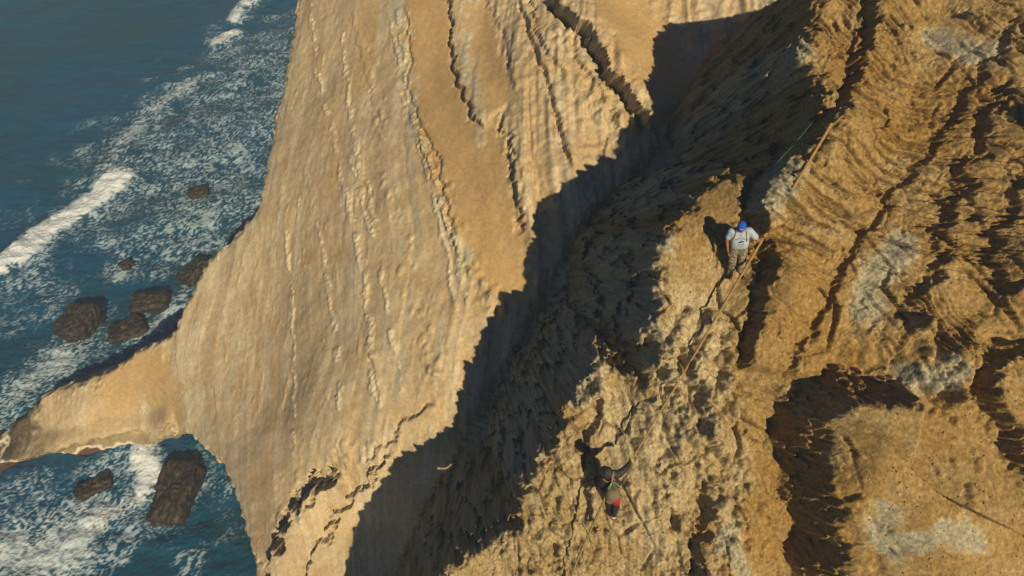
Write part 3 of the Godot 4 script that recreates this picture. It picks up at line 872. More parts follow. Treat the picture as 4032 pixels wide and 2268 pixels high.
			var v := deep.lerp(green, clampf(0.3 + 0.9 * patch.get_noise_2d(x * 0.3 + 70.0, z * 0.3) + foam * 0.5, 0.0, 1.0))
			v = v.lerp(Vector3(0.33, 0.43, 0.50).lerp(Vector3(0.62, 0.67, 0.72), smoothstep(0.7, 1.1, cover.linear(x, z) if inside else 0.0)), foam)
			col[k] = Color(v.x, v.y, v.z)
	for j in nz:
		for i in nx:
			var i0 := maxi(i - 1, 0)
			var i1 := mini(i + 1, nx - 1)
			var j0 := maxi(j - 1, 0)
			var j1 := mini(j + 1, nz - 1)
			nor[j * nx + i] = Vector3(-(pos[j * nx + i1].y - pos[j * nx + i0].y) / (xs[i1] - xs[i0]), 1.0, -(pos[j1 * nx + i].y - pos[j0 * nx + i].y) / (zs[j1] - zs[j0])).normalized()
	var index := PackedInt32Array()
	index.resize((nx - 1) * (nz - 1) * 6)
	var n := 0
	for j in nz - 1:
		for i in nx - 1:
			var k := j * nx + i
			index[n] = k
			index[n + 1] = k + 1
			index[n + 2] = k + nx
			index[n + 3] = k + 1
			index[n + 4] = k + nx + 1
			index[n + 5] = k + nx
			n += 6
	var a := []
	a.resize(Mesh.ARRAY_MAX)
	a[Mesh.ARRAY_VERTEX] = pos
	a[Mesh.ARRAY_NORMAL] = nor
	a[Mesh.ARRAY_COLOR] = col
	a[Mesh.ARRAY_INDEX] = index
	var m := ArrayMesh.new()
	m.add_surface_from_arrays(Mesh.PRIMITIVE_TRIANGLES, a)
	var mat := StandardMaterial3D.new()
	mat.vertex_color_use_as_albedo = true
	mat.roughness = 0.22
	mat.metallic_specular = 0.5
	mat.uv1_triplanar = true
	mat.uv1_world_triplanar = true
	mat.uv1_scale = Vector3.ONE * 0.35
	mat.heightmap_enabled = true
	mat.heightmap_texture = grain(60, 0.02, 0.0, 1.0, 4)
	mat.heightmap_scale = 6.0
	m.surface_set_material(0, mat)
	var o := MeshInstance3D.new()
	o.name = "sea"
	o.mesh = m
	o.set_meta("kind", "structure")
	add_child(o)

# ------------------------------------------------------------------ bodies: tapered capsules melted together and meshed as surface nets
func melt(bones: Array, cell: float, blend: float, st: SurfaceTool, paint = null) -> void:
	# each bone: from, to, radius at from, radius at to
	var lo := Vector3.INF
	var hi := -Vector3.INF
	for b in bones:
		var r := maxf(b[2], b[3]) + blend + cell * 2.0
		for p in [b[0], b[1]]:
			lo = lo.min(p - Vector3.ONE * r)
			hi = hi.max(p + Vector3.ONE * r)
	var nx := int((hi.x - lo.x) / cell) + 2
	var ny := int((hi.y - lo.y) / cell) + 2
	var nz := int((hi.z - lo.z) / cell) + 2
	var v := PackedFloat32Array()
	v.resize(nx * ny * nz)
	v.fill(1.0)
	for b in bones:
		var a: Vector3 = b[0]
		var d: Vector3 = b[1] - b[0]
		var l := maxf(d.length_squared(), 1e-9)
		var ra: float = b[2]
		var rb: float = b[3]
		var r := maxf(ra, rb) + blend * 1.5 + cell * 2.0
		var p0: Vector3 = (a.min(b[1]) - Vector3.ONE * r - lo) / cell
		var p1: Vector3 = (a.max(b[1]) + Vector3.ONE * r - lo) / cell
		for z in range(maxi(0, int(p0.z)), mini(nz, int(p1.z) + 2)):
			for y in range(maxi(0, int(p0.y)), mini(ny, int(p1.y) + 2)):
				for x in range(maxi(0, int(p0.x)), mini(nx, int(p1.x) + 2)):
					var q := lo + Vector3(x, y, z) * cell - a
					var t := clampf(q.dot(d) / l, 0.0, 1.0)
					var s := (q - d * t).length() - lerpf(ra, rb, t)
					var k := (z * ny + y) * nx + x
					var w := v[k]
					var m := maxf(blend - absf(w - s), 0.0) / blend
					v[k] = minf(w, s) - m * m * blend * 0.25
	var at := {}
	var pts := PackedVector3Array()
	var sy := nx
	var sz := nx * ny
	for z in nz - 1:
		for y in ny - 1:
			for x in nx - 1:
				var k := (z * ny + y) * nx + x
				var inside := 0
				for c in 8:
					if v[k + (c & 1) + (c >> 1 & 1) * sy + (c >> 2) * sz] < 0.0:
						inside += 1
				if inside == 0 or inside == 8:
					continue
				var sum := Vector3.ZERO
				var n := 0
				for c in 8:
					var va := v[k + (c & 1) + (c >> 1 & 1) * sy + (c >> 2) * sz]
					for e in 3:
						if c >> e & 1:
							continue
						var c2 := c | 1 << e
						var vb := v[k + (c2 & 1) + (c2 >> 1 & 1) * sy + (c2 >> 2) * sz]
						if (va < 0.0) != (vb < 0.0):
							var p := Vector3(c & 1, c >> 1 & 1, c >> 2)
							p[e] += va / (va - vb)
							sum += p
							n += 1
				at[k] = pts.size()
				pts.append(lo + (Vector3(x, y, z) + sum / n) * cell)
	var steps := [1, sy, sz]
	var faces := PackedInt32Array()
	for k in at:
		for e in 3:
			var a1: int = steps[(e + 1) % 3]
			var a2: int = steps[(e + 2) % 3]
			var k2: int = k + steps[e]
			if (v[k] < 0.0) == (v[k2] < 0.0) or not (at.has(k - a1) and at.has(k - a2) and at.has(k - a1 - a2)):
				continue
			var quad := [at[k], at[k - a1], at[k - a1 - a2], at[k - a2]]
			if v[k] < 0.0:
				quad.reverse()
			faces.append_array([quad[0], quad[1], quad[2], quad[0], quad[2], quad[3]])
	var nor := PackedVector3Array()
	nor.resize(pts.size())
	for i in range(0, faces.size(), 3):
		var n := (pts[faces[i + 2]] - pts[faces[i]]).cross(pts[faces[i + 1]] - pts[faces[i]])
		for j in 3:
			nor[faces[i + j]] += n
	for i in faces:
		var n := nor[i].normalized()
		st.set_color(paint.call(pts[i], n) if paint != null else Color.WHITE)
		st.set_normal(n)
		st.add_vertex(pts[i])

func tool() -> SurfaceTool:
	var st := SurfaceTool.new()
	st.begin(Mesh.PRIMITIVE_TRIANGLES)
	return st

func part(called: String, st: SurfaceTool, m: Material, parent: Node) -> MeshInstance3D:
	var o := MeshInstance3D.new()
	o.name = called
	o.mesh = st.commit()
	o.mesh.surface_set_material(0, m)
	parent.add_child(o, true)
	return o

func stuff_of(c: Color, rough := 0.85, print_ := false) -> StandardMaterial3D:
	var m := StandardMaterial3D.new()
	m.albedo_color = c
	m.roughness = rough
	m.vertex_color_use_as_albedo = print_
	return m

func cloth(c: Color, print_ := false) -> StandardMaterial3D:
	var m := stuff_of(c, 0.9, print_)
	m.heightmap_enabled = true
	m.heightmap_texture = grain(70, 0.03, 0.0, 1.0, 3)
	m.heightmap_scale = 1.6
	m.uv1_triplanar = true
	m.uv1_scale = Vector3.ONE * 3.0
	return m

func bone(a: Vector3, b: Vector3, ra: float, rb: float) -> Array:
	return [a, b, ra, rb]

func hand(wrist: Vector3, towards: Vector3, palm_side: Vector3, thumb_side: float, curl: float, size := 1.0) -> Array:
	# a palm, four fingers of different length that bend towards the palm side, and a thumb from the side of the palm
	var d := towards.normalized()
	var pn := (palm_side - d * palm_side.dot(d)).normalized()
	var w := d.cross(pn) * thumb_side
	var out := [bone(wrist, wrist + d * 0.03 * size, 0.024 * size, 0.026 * size)]
	for k in 4:
		var s := (k - 1.5) * 0.02 * size
		out.append(bone(wrist + d * 0.02 * size + w * s * 0.6, wrist + d * 0.085 * size + w * s, 0.014 * size, 0.0125 * size))
		var at := wrist + d * 0.085 * size + w * s
		var dir := d
		for j in 3:
			dir = (dir.rotated(d.cross(pn), curl * (0.7 if j == 0 else 1.0))).normalized()
			var l: float = [0.036, 0.026, 0.02][j] * [0.82, 1.0, 1.06, 0.95][k] * size
			out.append(bone(at, at + dir * l, (0.0098 - j * 0.0007) * size, (0.0092 - j * 0.0007) * size))
			at += dir * l
	var base := wrist + d * 0.03 * size + w * 0.03 * size
	var t1 := base + (d * 0.6 + w * 0.7 + pn * 0.3).normalized() * 0.042 * size
	var t2 := t1 + (d * 0.8 + w * 0.1 + pn * (0.4 + curl * 0.4)).normalized() * 0.03 * size
	out.append(bone(base, t1, 0.014 * size, 0.0112 * size))
	out.append(bone(t1, t2, 0.0112 * size, 0.0095 * size))
	return out

func head_bones(c: Vector3, up: Vector3, front: Vector3) -> Array:
	var rt := up.cross(front)
	return [
		bone(c + up * 0.03 - front * 0.02, c + up * 0.03 + front * 0.02, 0.088, 0.085), bone(c - up * 0.05 + front * 0.03, c - up * 0.085 + front * 0.062, 0.062, 0.038),
		bone(c + up * 0.005 + front * 0.092, c - up * 0.03 + front * 0.112, 0.009, 0.014),                                             # nose
		bone(c - up * 0.058 + front * 0.09 - rt * 0.02, c - up * 0.058 + front * 0.09 + rt * 0.02, 0.008, 0.008),                          # mouth
		bone(c + up * 0.022 + front * 0.088 - rt * 0.034, c + up * 0.022 + front * 0.088 + rt * 0.034, 0.011, 0.011),                      # brow
		bone(c + rt * 0.084 + up * 0.012, c + rt * 0.09 - up * 0.026, 0.014, 0.01), bone(c - rt * 0.084 + up * 0.012, c - rt * 0.09 - up * 0.026, 0.014, 0.01)]

func tube(st: SurfaceTool, p: PackedVector3Array, r: float, sides := 8, twist := 0.0, r_end := -1.0) -> void:
	var ring := PackedVector3Array()
	var ringn := PackedVector3Array()
	var n := p.size()
	var u := Vector3.ZERO
	for i in n:
		var d := (p[mini(i + 1, n - 1)] - p[maxi(i - 1, 0)]).normalized()
		u = (d.cross(Vector3(0.3, 1.0, 0.2)) if i == 0 else u - d * u.dot(d)).normalized()
		var w := d.cross(u)
		var rr := r if r_end < 0.0 else lerpf(r, r_end, float(i) / (n - 1))
		for k in sides:
			var a := TAU * k / sides + twist * i
			var o := u * cos(a) + w * sin(a)
			ring.append(p[i] + o * rr * (1.0 + (0.22 * cos(a * 3.0 - twist * i * 3.0) if twist != 0.0 else 0.0)))
			ringn.append(o)
	for i in n - 1:
		for k in sides:
			var a := i * sides + k
			var b := i * sides + (k + 1) % sides
			for q in [a, a + sides, b, b, a + sides, b + sides]:
				st.set_normal(ringn[q])
				st.set_color(Color.WHITE)
				st.add_vertex(ring[q])

func curve(c: Array, n: int) -> PackedVector3Array:      # a smooth line through points
	var p := PackedVector3Array()
	for i in c.size() / 3:
		p.append(Vector3(c[i * 3], c[i * 3 + 1], c[i * 3 + 2]))
	var out := PackedVector3Array()
	for i in p.size() - 1:
		for k in n:
			out.append(p[i].cubic_interpolate(p[i + 1], p[maxi(i - 1, 0)], p[mini(i + 2, p.size() - 1)], float(k) / n))
	out.append(p[p.size() - 1])
	return out

func standing_person() -> void:
	var root := Node3D.new()
	root.name = "person"
	add_child(root)
	tag(root, "person standing in a blue cap, grey T-shirt and camouflage trousers, holding the rope", "person")
	var foot := [4.79, 23.25, -10.79]
	root.position = Vector3(foot[0], foot[1] + 0.0, foot[2])
	root.basis = Basis(Vector3.UP, deg_to_rad(-8)) * Basis(Vector3.BACK, deg_to_rad(8)) * Basis().scaled(Vector3.ONE * 0.87)
	var skin := stuff_of(Color(0.50, 0.31, 0.21), 0.6, true)
	var up := Vector3(0.04, 0.86, 0.5).normalized()
	var front := Vector3(-0.08, -0.5, 0.86).normalized()
	front = (front - up * front.dot(up)).normalized()
	var head := Vector3(0.0, 1.585, 0.07)
	var r_sh := Vector3(-0.205, 1.40, -0.01)
	var l_sh := Vector3(0.205, 1.41, 0.0)
	var r_el := Vector3(-0.285, 1.12, 0.0)
	var r_wr := Vector3(-0.255, 0.885, 0.09)
	var l_el := Vector3(0.40, 1.19, 0.09)
	var l_wr := Vector3(0.50, 1.15, -0.02)
	# body: one melted figure, hands and head at a finer grain
	var st := tool()
	var flesh := [bone(Vector3(-0.09, 0.95, 0), Vector3(0.09, 0.95, 0), 0.115, 0.115), bone(Vector3(0, 1.0, 0.01), Vector3(0, 1.3, 0), 0.13, 0.13), bone(Vector3(-0.12, 1.34, -0.01), Vector3(0.12, 1.34, -0.01), 0.09, 0.09),
		bone(Vector3(0, 1.38, 0), Vector3(0, 1.52, 0.035), 0.058, 0.054), bone(head + up * 0.03, head - up * 0.03, 0.08, 0.065),
		bone(r_sh, r_el, 0.056, 0.042), bone(r_el, r_wr, 0.042, 0.029), bone(l_sh, l_el, 0.056, 0.042), bone(l_el, l_wr, 0.042, 0.029)]
	for s in [-1.0, 1.0]:
		flesh.append(bone(Vector3(s * 0.1, 0.9, 0), Vector3(s * 0.11, 0.5, 0.03), 0.075, 0.05))
		flesh.append(bone(Vector3(s * 0.11, 0.5, 0.03), Vector3(s * 0.1, 0.09, 0.02), 0.05, 0.036))
	melt(flesh, 0.016, 0.03, st)
	melt(hand(r_wr, Vector3(0.12, -1, 0.22), Vector3(1, 0, 0.1), 1.0, 0.35), 0.005, 0.006, st)
	melt(hand(l_wr, Vector3(0.75, -0.15, -0.2), Vector3(0.1, -0.25, 1), -1.0, 1.15), 0.005, 0.006, st)
	melt(head_bones(head, up, front), 0.006, 0.014, st)
	part("body", st, skin, root)
	# eyes and short black hair under the cap
	st = tool()
	var rt := up.cross(front)
	for s in [-1.0, 1.0]:
		st = tool()
		melt([bone(head + rt * s * 0.032 + up * 0.008 + front * 0.086, head + rt * s * 0.034 + up * 0.008 + front * 0.0865, 0.009, 0.009)], 0.004, 0.003, st)
		part("eye", st, stuff_of(Color(0.08, 0.06, 0.05), 0.3), root)
	st = tool()
	melt([bone(head + up * 0.03 - front * 0.03, head - up * 0.02 - front * 0.045, 0.092, 0.075)], 0.008, 0.01, st)
	part("hair", st, stuff_of(Color(0.05, 0.04, 0.035), 0.8), root)
	# cap: crown, visor, woven patch
	var blue := cloth(Color(0.0, 0.30, 0.72))
	st = tool()
	melt([bone(head + up * 0.055 - front * 0.025, head + up * 0.05 + front * 0.025, 0.098, 0.096), bone(head + up * 0.08 - front * 0.02, head + up * 0.08 + front * 0.02, 0.088, 0.086)], 0.01, 0.03, st)
	var cap := part("cap", st, blue, root)
	st = tool()
	var vis := []
	for k in 7:
		var s := (k - 3) / 3.0
		vis.append(bone(head + up * 0.045 + front * 0.075 * sqrt(1.0 - s * s * 0.6) + rt * s * 0.078, head + up * (0.028 - 0.02 * s * s) + front * (0.165 - 0.06 * s * s) + rt * s * 0.07, 0.007, 0.006))
	melt(vis, 0.006, 0.012, st)
	part("visor", st, blue, cap)
	st = tool()
	for k in 6:                                            # short strokes of orange lettering too worn to read
		var x := -0.045 + k * 0.018
		var f := sqrt(0.0112 - x * x)
		melt([bone(head + up * 0.104 + front * (f + 0.006) + rt * x, head + up * 0.128 + front * (f - 0.006) + rt * (x + 0.004), 0.0055, 0.0055), bone(head + up * 0.116 + front * (f + 0.001) + rt * x, head + up * 0.116 + front * (f - 0.001) + rt * (x + 0.01), 0.005, 0.005)], 0.004, 0.003, st)
	part("lettering", st, stuff_of(Color(0.95, 0.45, 0.22), 0.8), cap)
	# T-shirt with folds
	st = tool()
	var shirt := [bone(Vector3(-0.07, 1.02, 0.01), Vector3(0.07, 1.02, 0.01), 0.148, 0.148), bone(Vector3(-0.06, 1.12, 0.035), Vector3(0.06, 1.12, 0.035), 0.15, 0.15), bone(Vector3(-0.09, 1.28, 0.01), Vector3(0.09, 1.28, 0.01), 0.128, 0.128),
		bone(Vector3(-0.15, 1.39, -0.01), Vector3(0.15, 1.40, -0.01), 0.085, 0.085), bone(Vector3(0, 1.40, 0), Vector3(0, 1.46, 0.015), 0.085, 0.07),
		bone(r_sh, r_sh.lerp(r_el, 0.62), 0.078, 0.08), bone(l_sh, l_sh.lerp(l_el, 0.62), 0.078, 0.08)]
	var fold := noise(71, 9.0, 2)
	melt(shirt, 0.014, 0.05, st)
	var tee := part("shirt", st, cloth(Color(0.60, 0.65, 0.72)), root)
	# the print on the chest: a dark fish between two arcs of small worn lettering
	st = tool()
	var skin_at := func(x: float, y: float) -> Vector3:
		var p := Vector3(x, y, 0.4)
		for n in 40:
			var best := 1.0
			for b in shirt:
				var d: Vector3 = b[1] - b[0]
				var t := clampf((p - b[0]).dot(d) / maxf(d.length_squared(), 1e-9), 0.0, 1.0)
				var s: float = (p - b[0] - d * t).length() - lerpf(b[2], b[3], t)
				var m := maxf(0.05 - absf(best - s), 0.0) / 0.05
				best = minf(best, s) - m * m * 0.0125
			p.z -= best * 0.7
		return p
	for k in 11:
		var u := (k - 5) / 5.0
		var a: Vector3 = skin_at.call(u * 0.062 + 0.012, 1.205 + 0.008 * sin(u * 3.0))
		var r := 0.016 * (1.0 - u * u) + 0.003 + (0.01 if k == 10 else 0.0)
		melt([bone(a - Vector3(0, r, -0.004), a + Vector3(0, r, 0.004), 0.007, 0.007)], 0.004, 0.003, st)
	for row in 2:
		for k in 15:
			var ang := PI * (0.14 + 0.72 * k / 14.0)
			if row == 1 and (k < 3 or k > 11):
				continue
			var a: Vector3 = skin_at.call(0.012 + 0.115 * cos(ang), 1.215 + (0.078 if row == 0 else -0.062) * sin(ang))
			var b2: Vector3 = skin_at.call(0.012 + 0.13 * cos(ang), 1.215 + (0.095 if row == 0 else -0.078) * sin(ang))
			melt([bone(a + Vector3(0, 0, 0.003), b2 + Vector3(0, 0, 0.003), 0.0042, 0.0042)], 0.004, 0.002, st)
	part("print", st, stuff_of(Color(0.10, 0.11, 0.14), 0.9), tee)
	# carrying straps crossing the shoulders
	for way in [[Vector3(0.105, 1.50, -0.06), Vector3(0.115, 1.47, 0.05), Vector3(0.135, 1.36, 0.125), Vector3(0.15, 1.2, 0.15)], [Vector3(-0.09, 1.49, -0.06), Vector3(-0.10, 1.46, 0.06), Vector3(-0.135, 1.34, 0.125), Vector3(-0.185, 1.2, 0.10), Vector3(-0.2, 1.1, 0.04)]]:
		st = tool()
		var flat := []
		for v in way:
			flat.append_array([v.x, v.y, v.z])
		tube(st, curve(flat, 8), 0.011, 6)
		part("strap", st, cloth(Color(0.62, 0.50, 0.33)), root)
	# loose camouflage trousers
	var dapple := noise(72, 9.0, 2)
	var dapple2 := noise(73, 15.0, 2)
	var camo := func(p: Vector3, _n: Vector3) -> Color:
		var a := dapple.get_noise_3d(p.x + p.y * 0.5, p.y * 1.3 - p.x * 0.6, p.z)
		var b := dapple2.get_noise_3d(p.x, p.y * 1.4, p.z + 5.0)
		if a > 0.16:
			return Color(0.045, 0.035, 0.03)
		if b > 0.14:
			return Color(0.13, 0.09, 0.06)
		if a < -0.2:
			return Color(0.12, 0.13, 0.07)
		return Color(0.36, 0.31, 0.19)
	st = tool()
	var legs := [bone(Vector3(-0.075, 0.98, 0.005), Vector3(0.075, 0.98, 0.005), 0.145, 0.145), bone(Vector3(-0.08, 0.86, 0), Vector3(0.08, 0.86, 0), 0.125, 0.125)]
	for s in [-1.0, 1.0]:
		legs.append(bone(Vector3(s * 0.1, 0.85, 0), Vector3(s * 0.115, 0.5, 0.035), 0.112, 0.09))
		legs.append(bone(Vector3(s * 0.115, 0.5, 0.035), Vector3(s * 0.105, 0.16, 0.015), 0.09, 0.082))
		for k in 5:
			legs.append(bone(Vector3(s * 0.11 - 0.07, 0.16 + k * 0.11, 0.06), Vector3(s * 0.11 + 0.06, 0.13 + k * 0.12, 0.07), 0.022, 0.016))
	melt(legs, 0.012, 0.03, st, camo)
	part("trousers", st, cloth(Color.WHITE, true), root)
	for s in [-1.0, 1.0]:
		st = tool()
		var a := Vector3(s * 0.1, 0.055, 0.0)
		var d := Vector3(0.05 + s * 0.35, -0.12, 1.0).normalized()
		melt([bone(a + Vector3(0, 0.09, -0.01), a, 0.05, 0.052), bone(a - d * 0.03, a + d * 0.17 - Vector3(0, 0.01, 0), 0.052, 0.042)], 0.009, 0.03, st)
		part("boot", st, stuff_of(Color(0.07, 0.07, 0.075), 0.4), root)

func climbing_person() -> void:
	var root := Node3D.new()
	root.name = "person"
	add_child(root, true)
	tag(root, "person in a black hooded jacket climbing below, one arm stretched up the rope", "person")
	var f := [2.37, 18.43, -7.63]
	root.position = Vector3(f[0], f[1], f[2])
	var to := func(c: Array) -> Vector3: return Vector3(c[0], c[1], c[2]) - root.position
	var ankle: Vector3 = to.call([2.34, 18.56, -7.59])
	var knee: Vector3 = to.call([2.36, 19.02, -7.59])
	var hip: Vector3 = to.call([2.31, 19.37, -7.6])
	var hip2: Vector3 = to.call([2.2, 19.34, -7.64])
	var knee2: Vector3 = to.call([2.24, 18.88, -7.74])
	var ankle2: Vector3 = to.call([2.33, 18.58, -7.71])
	var waist: Vector3 = to.call([2.23, 19.56, -7.65])
	var sh_r: Vector3 = to.call([2.33, 20.09, -7.83])
	var sh_l: Vector3 = to.call([2.05, 19.95, -7.77])
	var neck: Vector3 = to.call([2.14, 20.12, -7.8])
	var head: Vector3 = to.call([2.03, 20.26, -7.77])
	var el_r: Vector3 = to.call([2.46, 20.19, -7.89])
	var wr_r: Vector3 = to.call([2.59, 20.13, -8.09])
	var grip: Vector3 = to.call([2.66, 20.04, -8.21])
	var el_l: Vector3 = to.call([1.99, 19.68, -7.7])
	var wr_l: Vector3 = to.call([2.1, 19.32, -7.75])
	var st := tool()
	melt([bone(ankle, knee, 0.04, 0.05), bone(knee, hip, 0.05, 0.075), bone(ankle2, knee2, 0.04, 0.05), bone(knee2, hip2, 0.05, 0.075), bone(hip, hip2, 0.09, 0.09), bone(waist, neck, 0.11, 0.09), bone(sh_l, sh_r, 0.07, 0.07),
		bone(neck, head, 0.055, 0.06), bone(sh_r, el_r, 0.045, 0.036), bone(el_r, wr_r, 0.036, 0.026), bone(sh_l, el_l, 0.045, 0.036), bone(el_l, wr_l, 0.036, 0.026)], 0.016, 0.03, st)
	var up := (upslope * 0.9 + outward * 0.5 - across * 0.3).normalized()
	var look := (-outward * 0.7 - across * 0.6).normalized()
	look = (look - up * look.dot(up)).normalized()
	melt(head_bones(head, up, look), 0.007, 0.014, st)
	melt(hand(wr_r, grip - wr_r, -outward, 1.0, 0.9, 0.95), 0.005, 0.006, st)
	melt(hand(wr_l, Vector3(0.2, -1, -0.4), across, -1.0, 0.4, 0.95), 0.005, 0.006, st)
	part("body", st, stuff_of(Color(0.46, 0.24, 0.15), 0.6, true), root)
	st = tool()
	var jacket := [bone(waist, waist.lerp(neck, 0.55), 0.128, 0.135), bone(waist.lerp(neck, 0.5) - across * 0.05, waist.lerp(neck, 0.5) + across * 0.07, 0.125, 0.125), bone(sh_l, sh_r, 0.088, 0.09), bone(neck, neck.lerp(sh_r, 0.5), 0.1, 0.09)]
	for k in 4:                                            # quilted sleeves puff out between the seams
		jacket.append(bone(sh_r.lerp(el_r, k / 4.0), sh_r.lerp(el_r, (k + 0.6) / 4.0), 0.078 - k * 0.004, 0.076 - k * 0.004))
		jacket.append(bone(el_r.lerp(wr_r, k / 4.2), el_r.lerp(wr_r, (k + 0.6) / 4.2), 0.064 - k * 0.006, 0.062 - k * 0.006))
		jacket.append(bone(sh_l.lerp(el_l, k / 4.0), sh_l.lerp(el_l, (k + 0.6) / 4.0), 0.078 - k * 0.004, 0.076 - k * 0.004))
		jacket.append(bone(el_l.lerp(wr_l, k / 4.2), el_l.lerp(wr_l, (k + 0.6) / 4.2), 0.062 - k * 0.006, 0.06 - k * 0.006))
	melt(jacket, 0.012, 0.022, st)
	var black := cloth(Color(0.13, 0.115, 0.125))
	black.roughness = 0.6
	var coat := part("jacket", st, black, root)
	st = tool()
	melt([bone(head + up * 0.02 - look * 0.03, head + up * 0.02 + look * 0.04, 0.118, 0.108), bone(head - up * 0.06 - look * 0.02, head - up * 0.06 + look * 0.03, 0.098, 0.085)], 0.01, 0.04, st)
	part("hood", st, black, coat)
	st = tool()
	melt([bone(hip, hip2, 0.1, 0.1), bone(hip, hip.lerp(knee, 0.3), 0.095, 0.09), bone(hip2, hip2.lerp(knee2, 0.3), 0.095, 0.09)], 0.012, 0.03, st)
	part("shorts", st, cloth(Color(0.6, 0.05, 0.07)), root)
	st = tool()
	melt([bone(hip, knee, 0.085, 0.072), bone(knee, ankle, 0.07, 0.05), bone(hip2, knee2, 0.085, 0.07), bone(knee2, ankle2, 0.066, 0.05)], 0.012, 0.02, st)
	part("leggings", st, cloth(Color(0.06, 0.07, 0.12)), root)
	for s in [ankle, ankle2]:
		st = tool()
		melt([bone(s + (knee - ankle) * 0.13, s - upslope * 0.01, 0.052, 0.05)], 0.01, 0.01, st)
		part("sock", st, cloth(Color(0.8, 0.8, 0.82)), root)
		st = tool()
		var d := (across * 0.55 - upslope * 0.42 - outward * 0.1).normalized()
		melt([bone(s - d * 0.06 - upslope * 0.045, s + d * 0.12 - upslope * 0.055, 0.045, 0.038)], 0.01, 0.02, st)
		part("shoe", st, cloth(Color(0.40, 0.32, 0.23)), root)

func net_bag() -> void:
	var root := Node3D.new()
	root.name = "net_bag"
	add_child(root)
	tag(root, "olive net bag full of catch slung on the climber's back by webbing straps", "bag")
	var mid := [2.2, 19.82, -7.52]
	root.position = Vector3(mid[0], mid[1], mid[2])
	var to := func(c: Array) -> Vector3: return Vector3(c[0], c[1], c[2]) - root.position
	var top: Vector3 = to.call([2.16, 20.06, -7.64])
	var left: Vector3 = to.call([2.03, 19.75, -7.55])
	var low: Vector3 = to.call([2.12, 19.65, -7.45])
	var right: Vector3 = to.call([2.4, 19.73, -7.47])
	var m: Vector3 = to.call([2.18, 19.85, -7.49])
	var net := cloth(Color(0.40, 0.37, 0.28))
	var st := tool()
	melt([bone(m, top, 0.14, 0.03), bone(m, left, 0.13, 0.05), bone(m, low, 0.14, 0.09), bone(m, right, 0.12, 0.025)], 0.012, 0.07, st)
	part("bag_body", st, net, root)
	st = tool()
	for k in 9:                                            # cords of the net, drawn tight over the load
		var e := left.lerp(right, k / 8.0) * 1.02 - upslope * 0.03 * sin(PI * k / 8.0) * 3.0
		var c := PackedVector3Array()
		for n in 9:
			var t := n / 8.0
			c.append(top.lerp(e, t) + outward * (0.03 + 0.125 * sin(PI * clampf(t * 0.85 + 0.1, 0.0, 1.0)) * sin(PI * (k + 1.5) / 11.0)))
		tube(st, c, 0.005, 5)
	part("cord", st, cloth(Color(0.30, 0.30, 0.2)), root)
	st = tool()
	var webbing := cloth(Color(0.44, 0.42, 0.31))
	tube(st, curve([2.15, 20.09, -7.62, 2.16, 20.17, -7.69, 2.18, 20.23, -7.76, 2.19, 20.2, -7.82], 6), 0.026, 8)
	for i in 1:
		pass
	var strap := part("strap", st, webbing, root)
	strap.position = -root.position
	st = tool()
	tube(st, curve([2.16, 20.1, -7.63, 2.06, 20.06, -7.65, 1.97, 20.05, -7.72], 6), 0.018, 8)
	tube(st, curve([2.19, 20.1, -7.63, 2.3, 20.01, -7.58, 2.38, 19.84, -7.58], 6), 0.016, 8)
	strap = part("strap", st, webbing, root)
	strap.position = -root.position
	st = tool()
	for q in [[2.14, 19.96, -7.46], [2.17, 19.89, -7.41]]:
		var c: Vector3 = to.call(q)
		melt([bone(c, c + across * 0.04, 0.045, 0.04)], 0.01, 0.02, st)
	part("catch", st, cloth(Color(0.60, 0.45, 0.40)), root)
	st = tool()
	var clip: Vector3 = to.call([2.12, 20.13, -7.57])
	melt([bone(clip, clip - upslope * 0.06 - across * 0.02, 0.016, 0.013), bone(clip + across * 0.02, clip - upslope * 0.05, 0.012, 0.012)], 0.006, 0.008, st)
	part("clip", st, stuff_of(Color(0.12, 0.5, 0.14), 0.4), root)

func rope(called: String, label: String, way: Array, n: int, r: float, c: Color, twist: float, r_end := -1.0) -> void:
	var p := curve(way, n)
	var at := p[0]
	for i in p.size():
		p[i] -= at
	var st := tool()
	tube(st, p, r, 9, twist, r_end)
	var o := part(called, st, cloth(c), self)
	o.position = at
	tag(o, label, "rope")

func ropes() -> void:
	rope("rope", "thick tan rope stretched from the rock ledge through both people's hands", [6.31, 26.15, -12.1, 6.15, 25.94, -11.9, 5.62, 25.07, -11.34, 5.11, 24.26, -10.79, 4.64, 23.38, -10.31, 3.66, 21.7, -9.27, 3.16, 20.86, -8.75, 2.66, 20.04, -8.21], 30, 0.034, Color(0.56, 0.44, 0.24), 0.4, 0.02)
	rope("rope", "olive rope trailing from the climber's net bag down to the bottom of the slope", [2.11, 20.1, -7.57, 2.06, 19.84, -7.51, 1.94, 19.25, -7.4, 1.72, 18.41, -7.18, 1.49, 17.53, -6.91, 1.35, 16.9, -6.69, 1.13, 16.08, -6.34], 20, 0.026, Color(0.50, 0.43, 0.26), 0.4)
	rope("rope", "thin green cord running over the shaded hollow beside the upper rock", [6.74, 25.77, -13.43, 6.28, 25.64, -12.86, 5.89, 25.45, -12.45, 5.6, 25.32, -12.17, 5.51, 25.2, -12.12], 12, 0.009, Color(0.15, 0.33, 0.27), 0.0)
	rope("rope", "short slack green cord looped in the dark hollow next to the man's hand", [5, 24.38, -11.06, 5.02, 24.36, -10.94, 5.06, 24.27, -10.82, 5.09, 24.13, -10.76, 5.09, 24, -10.73, 5.04, 23.95, -10.74, 5.02, 24, -10.76, 5.04, 24.07, -10.75], 8, 0.008, Color(0.12, 0.24, 0.2), 0.0)

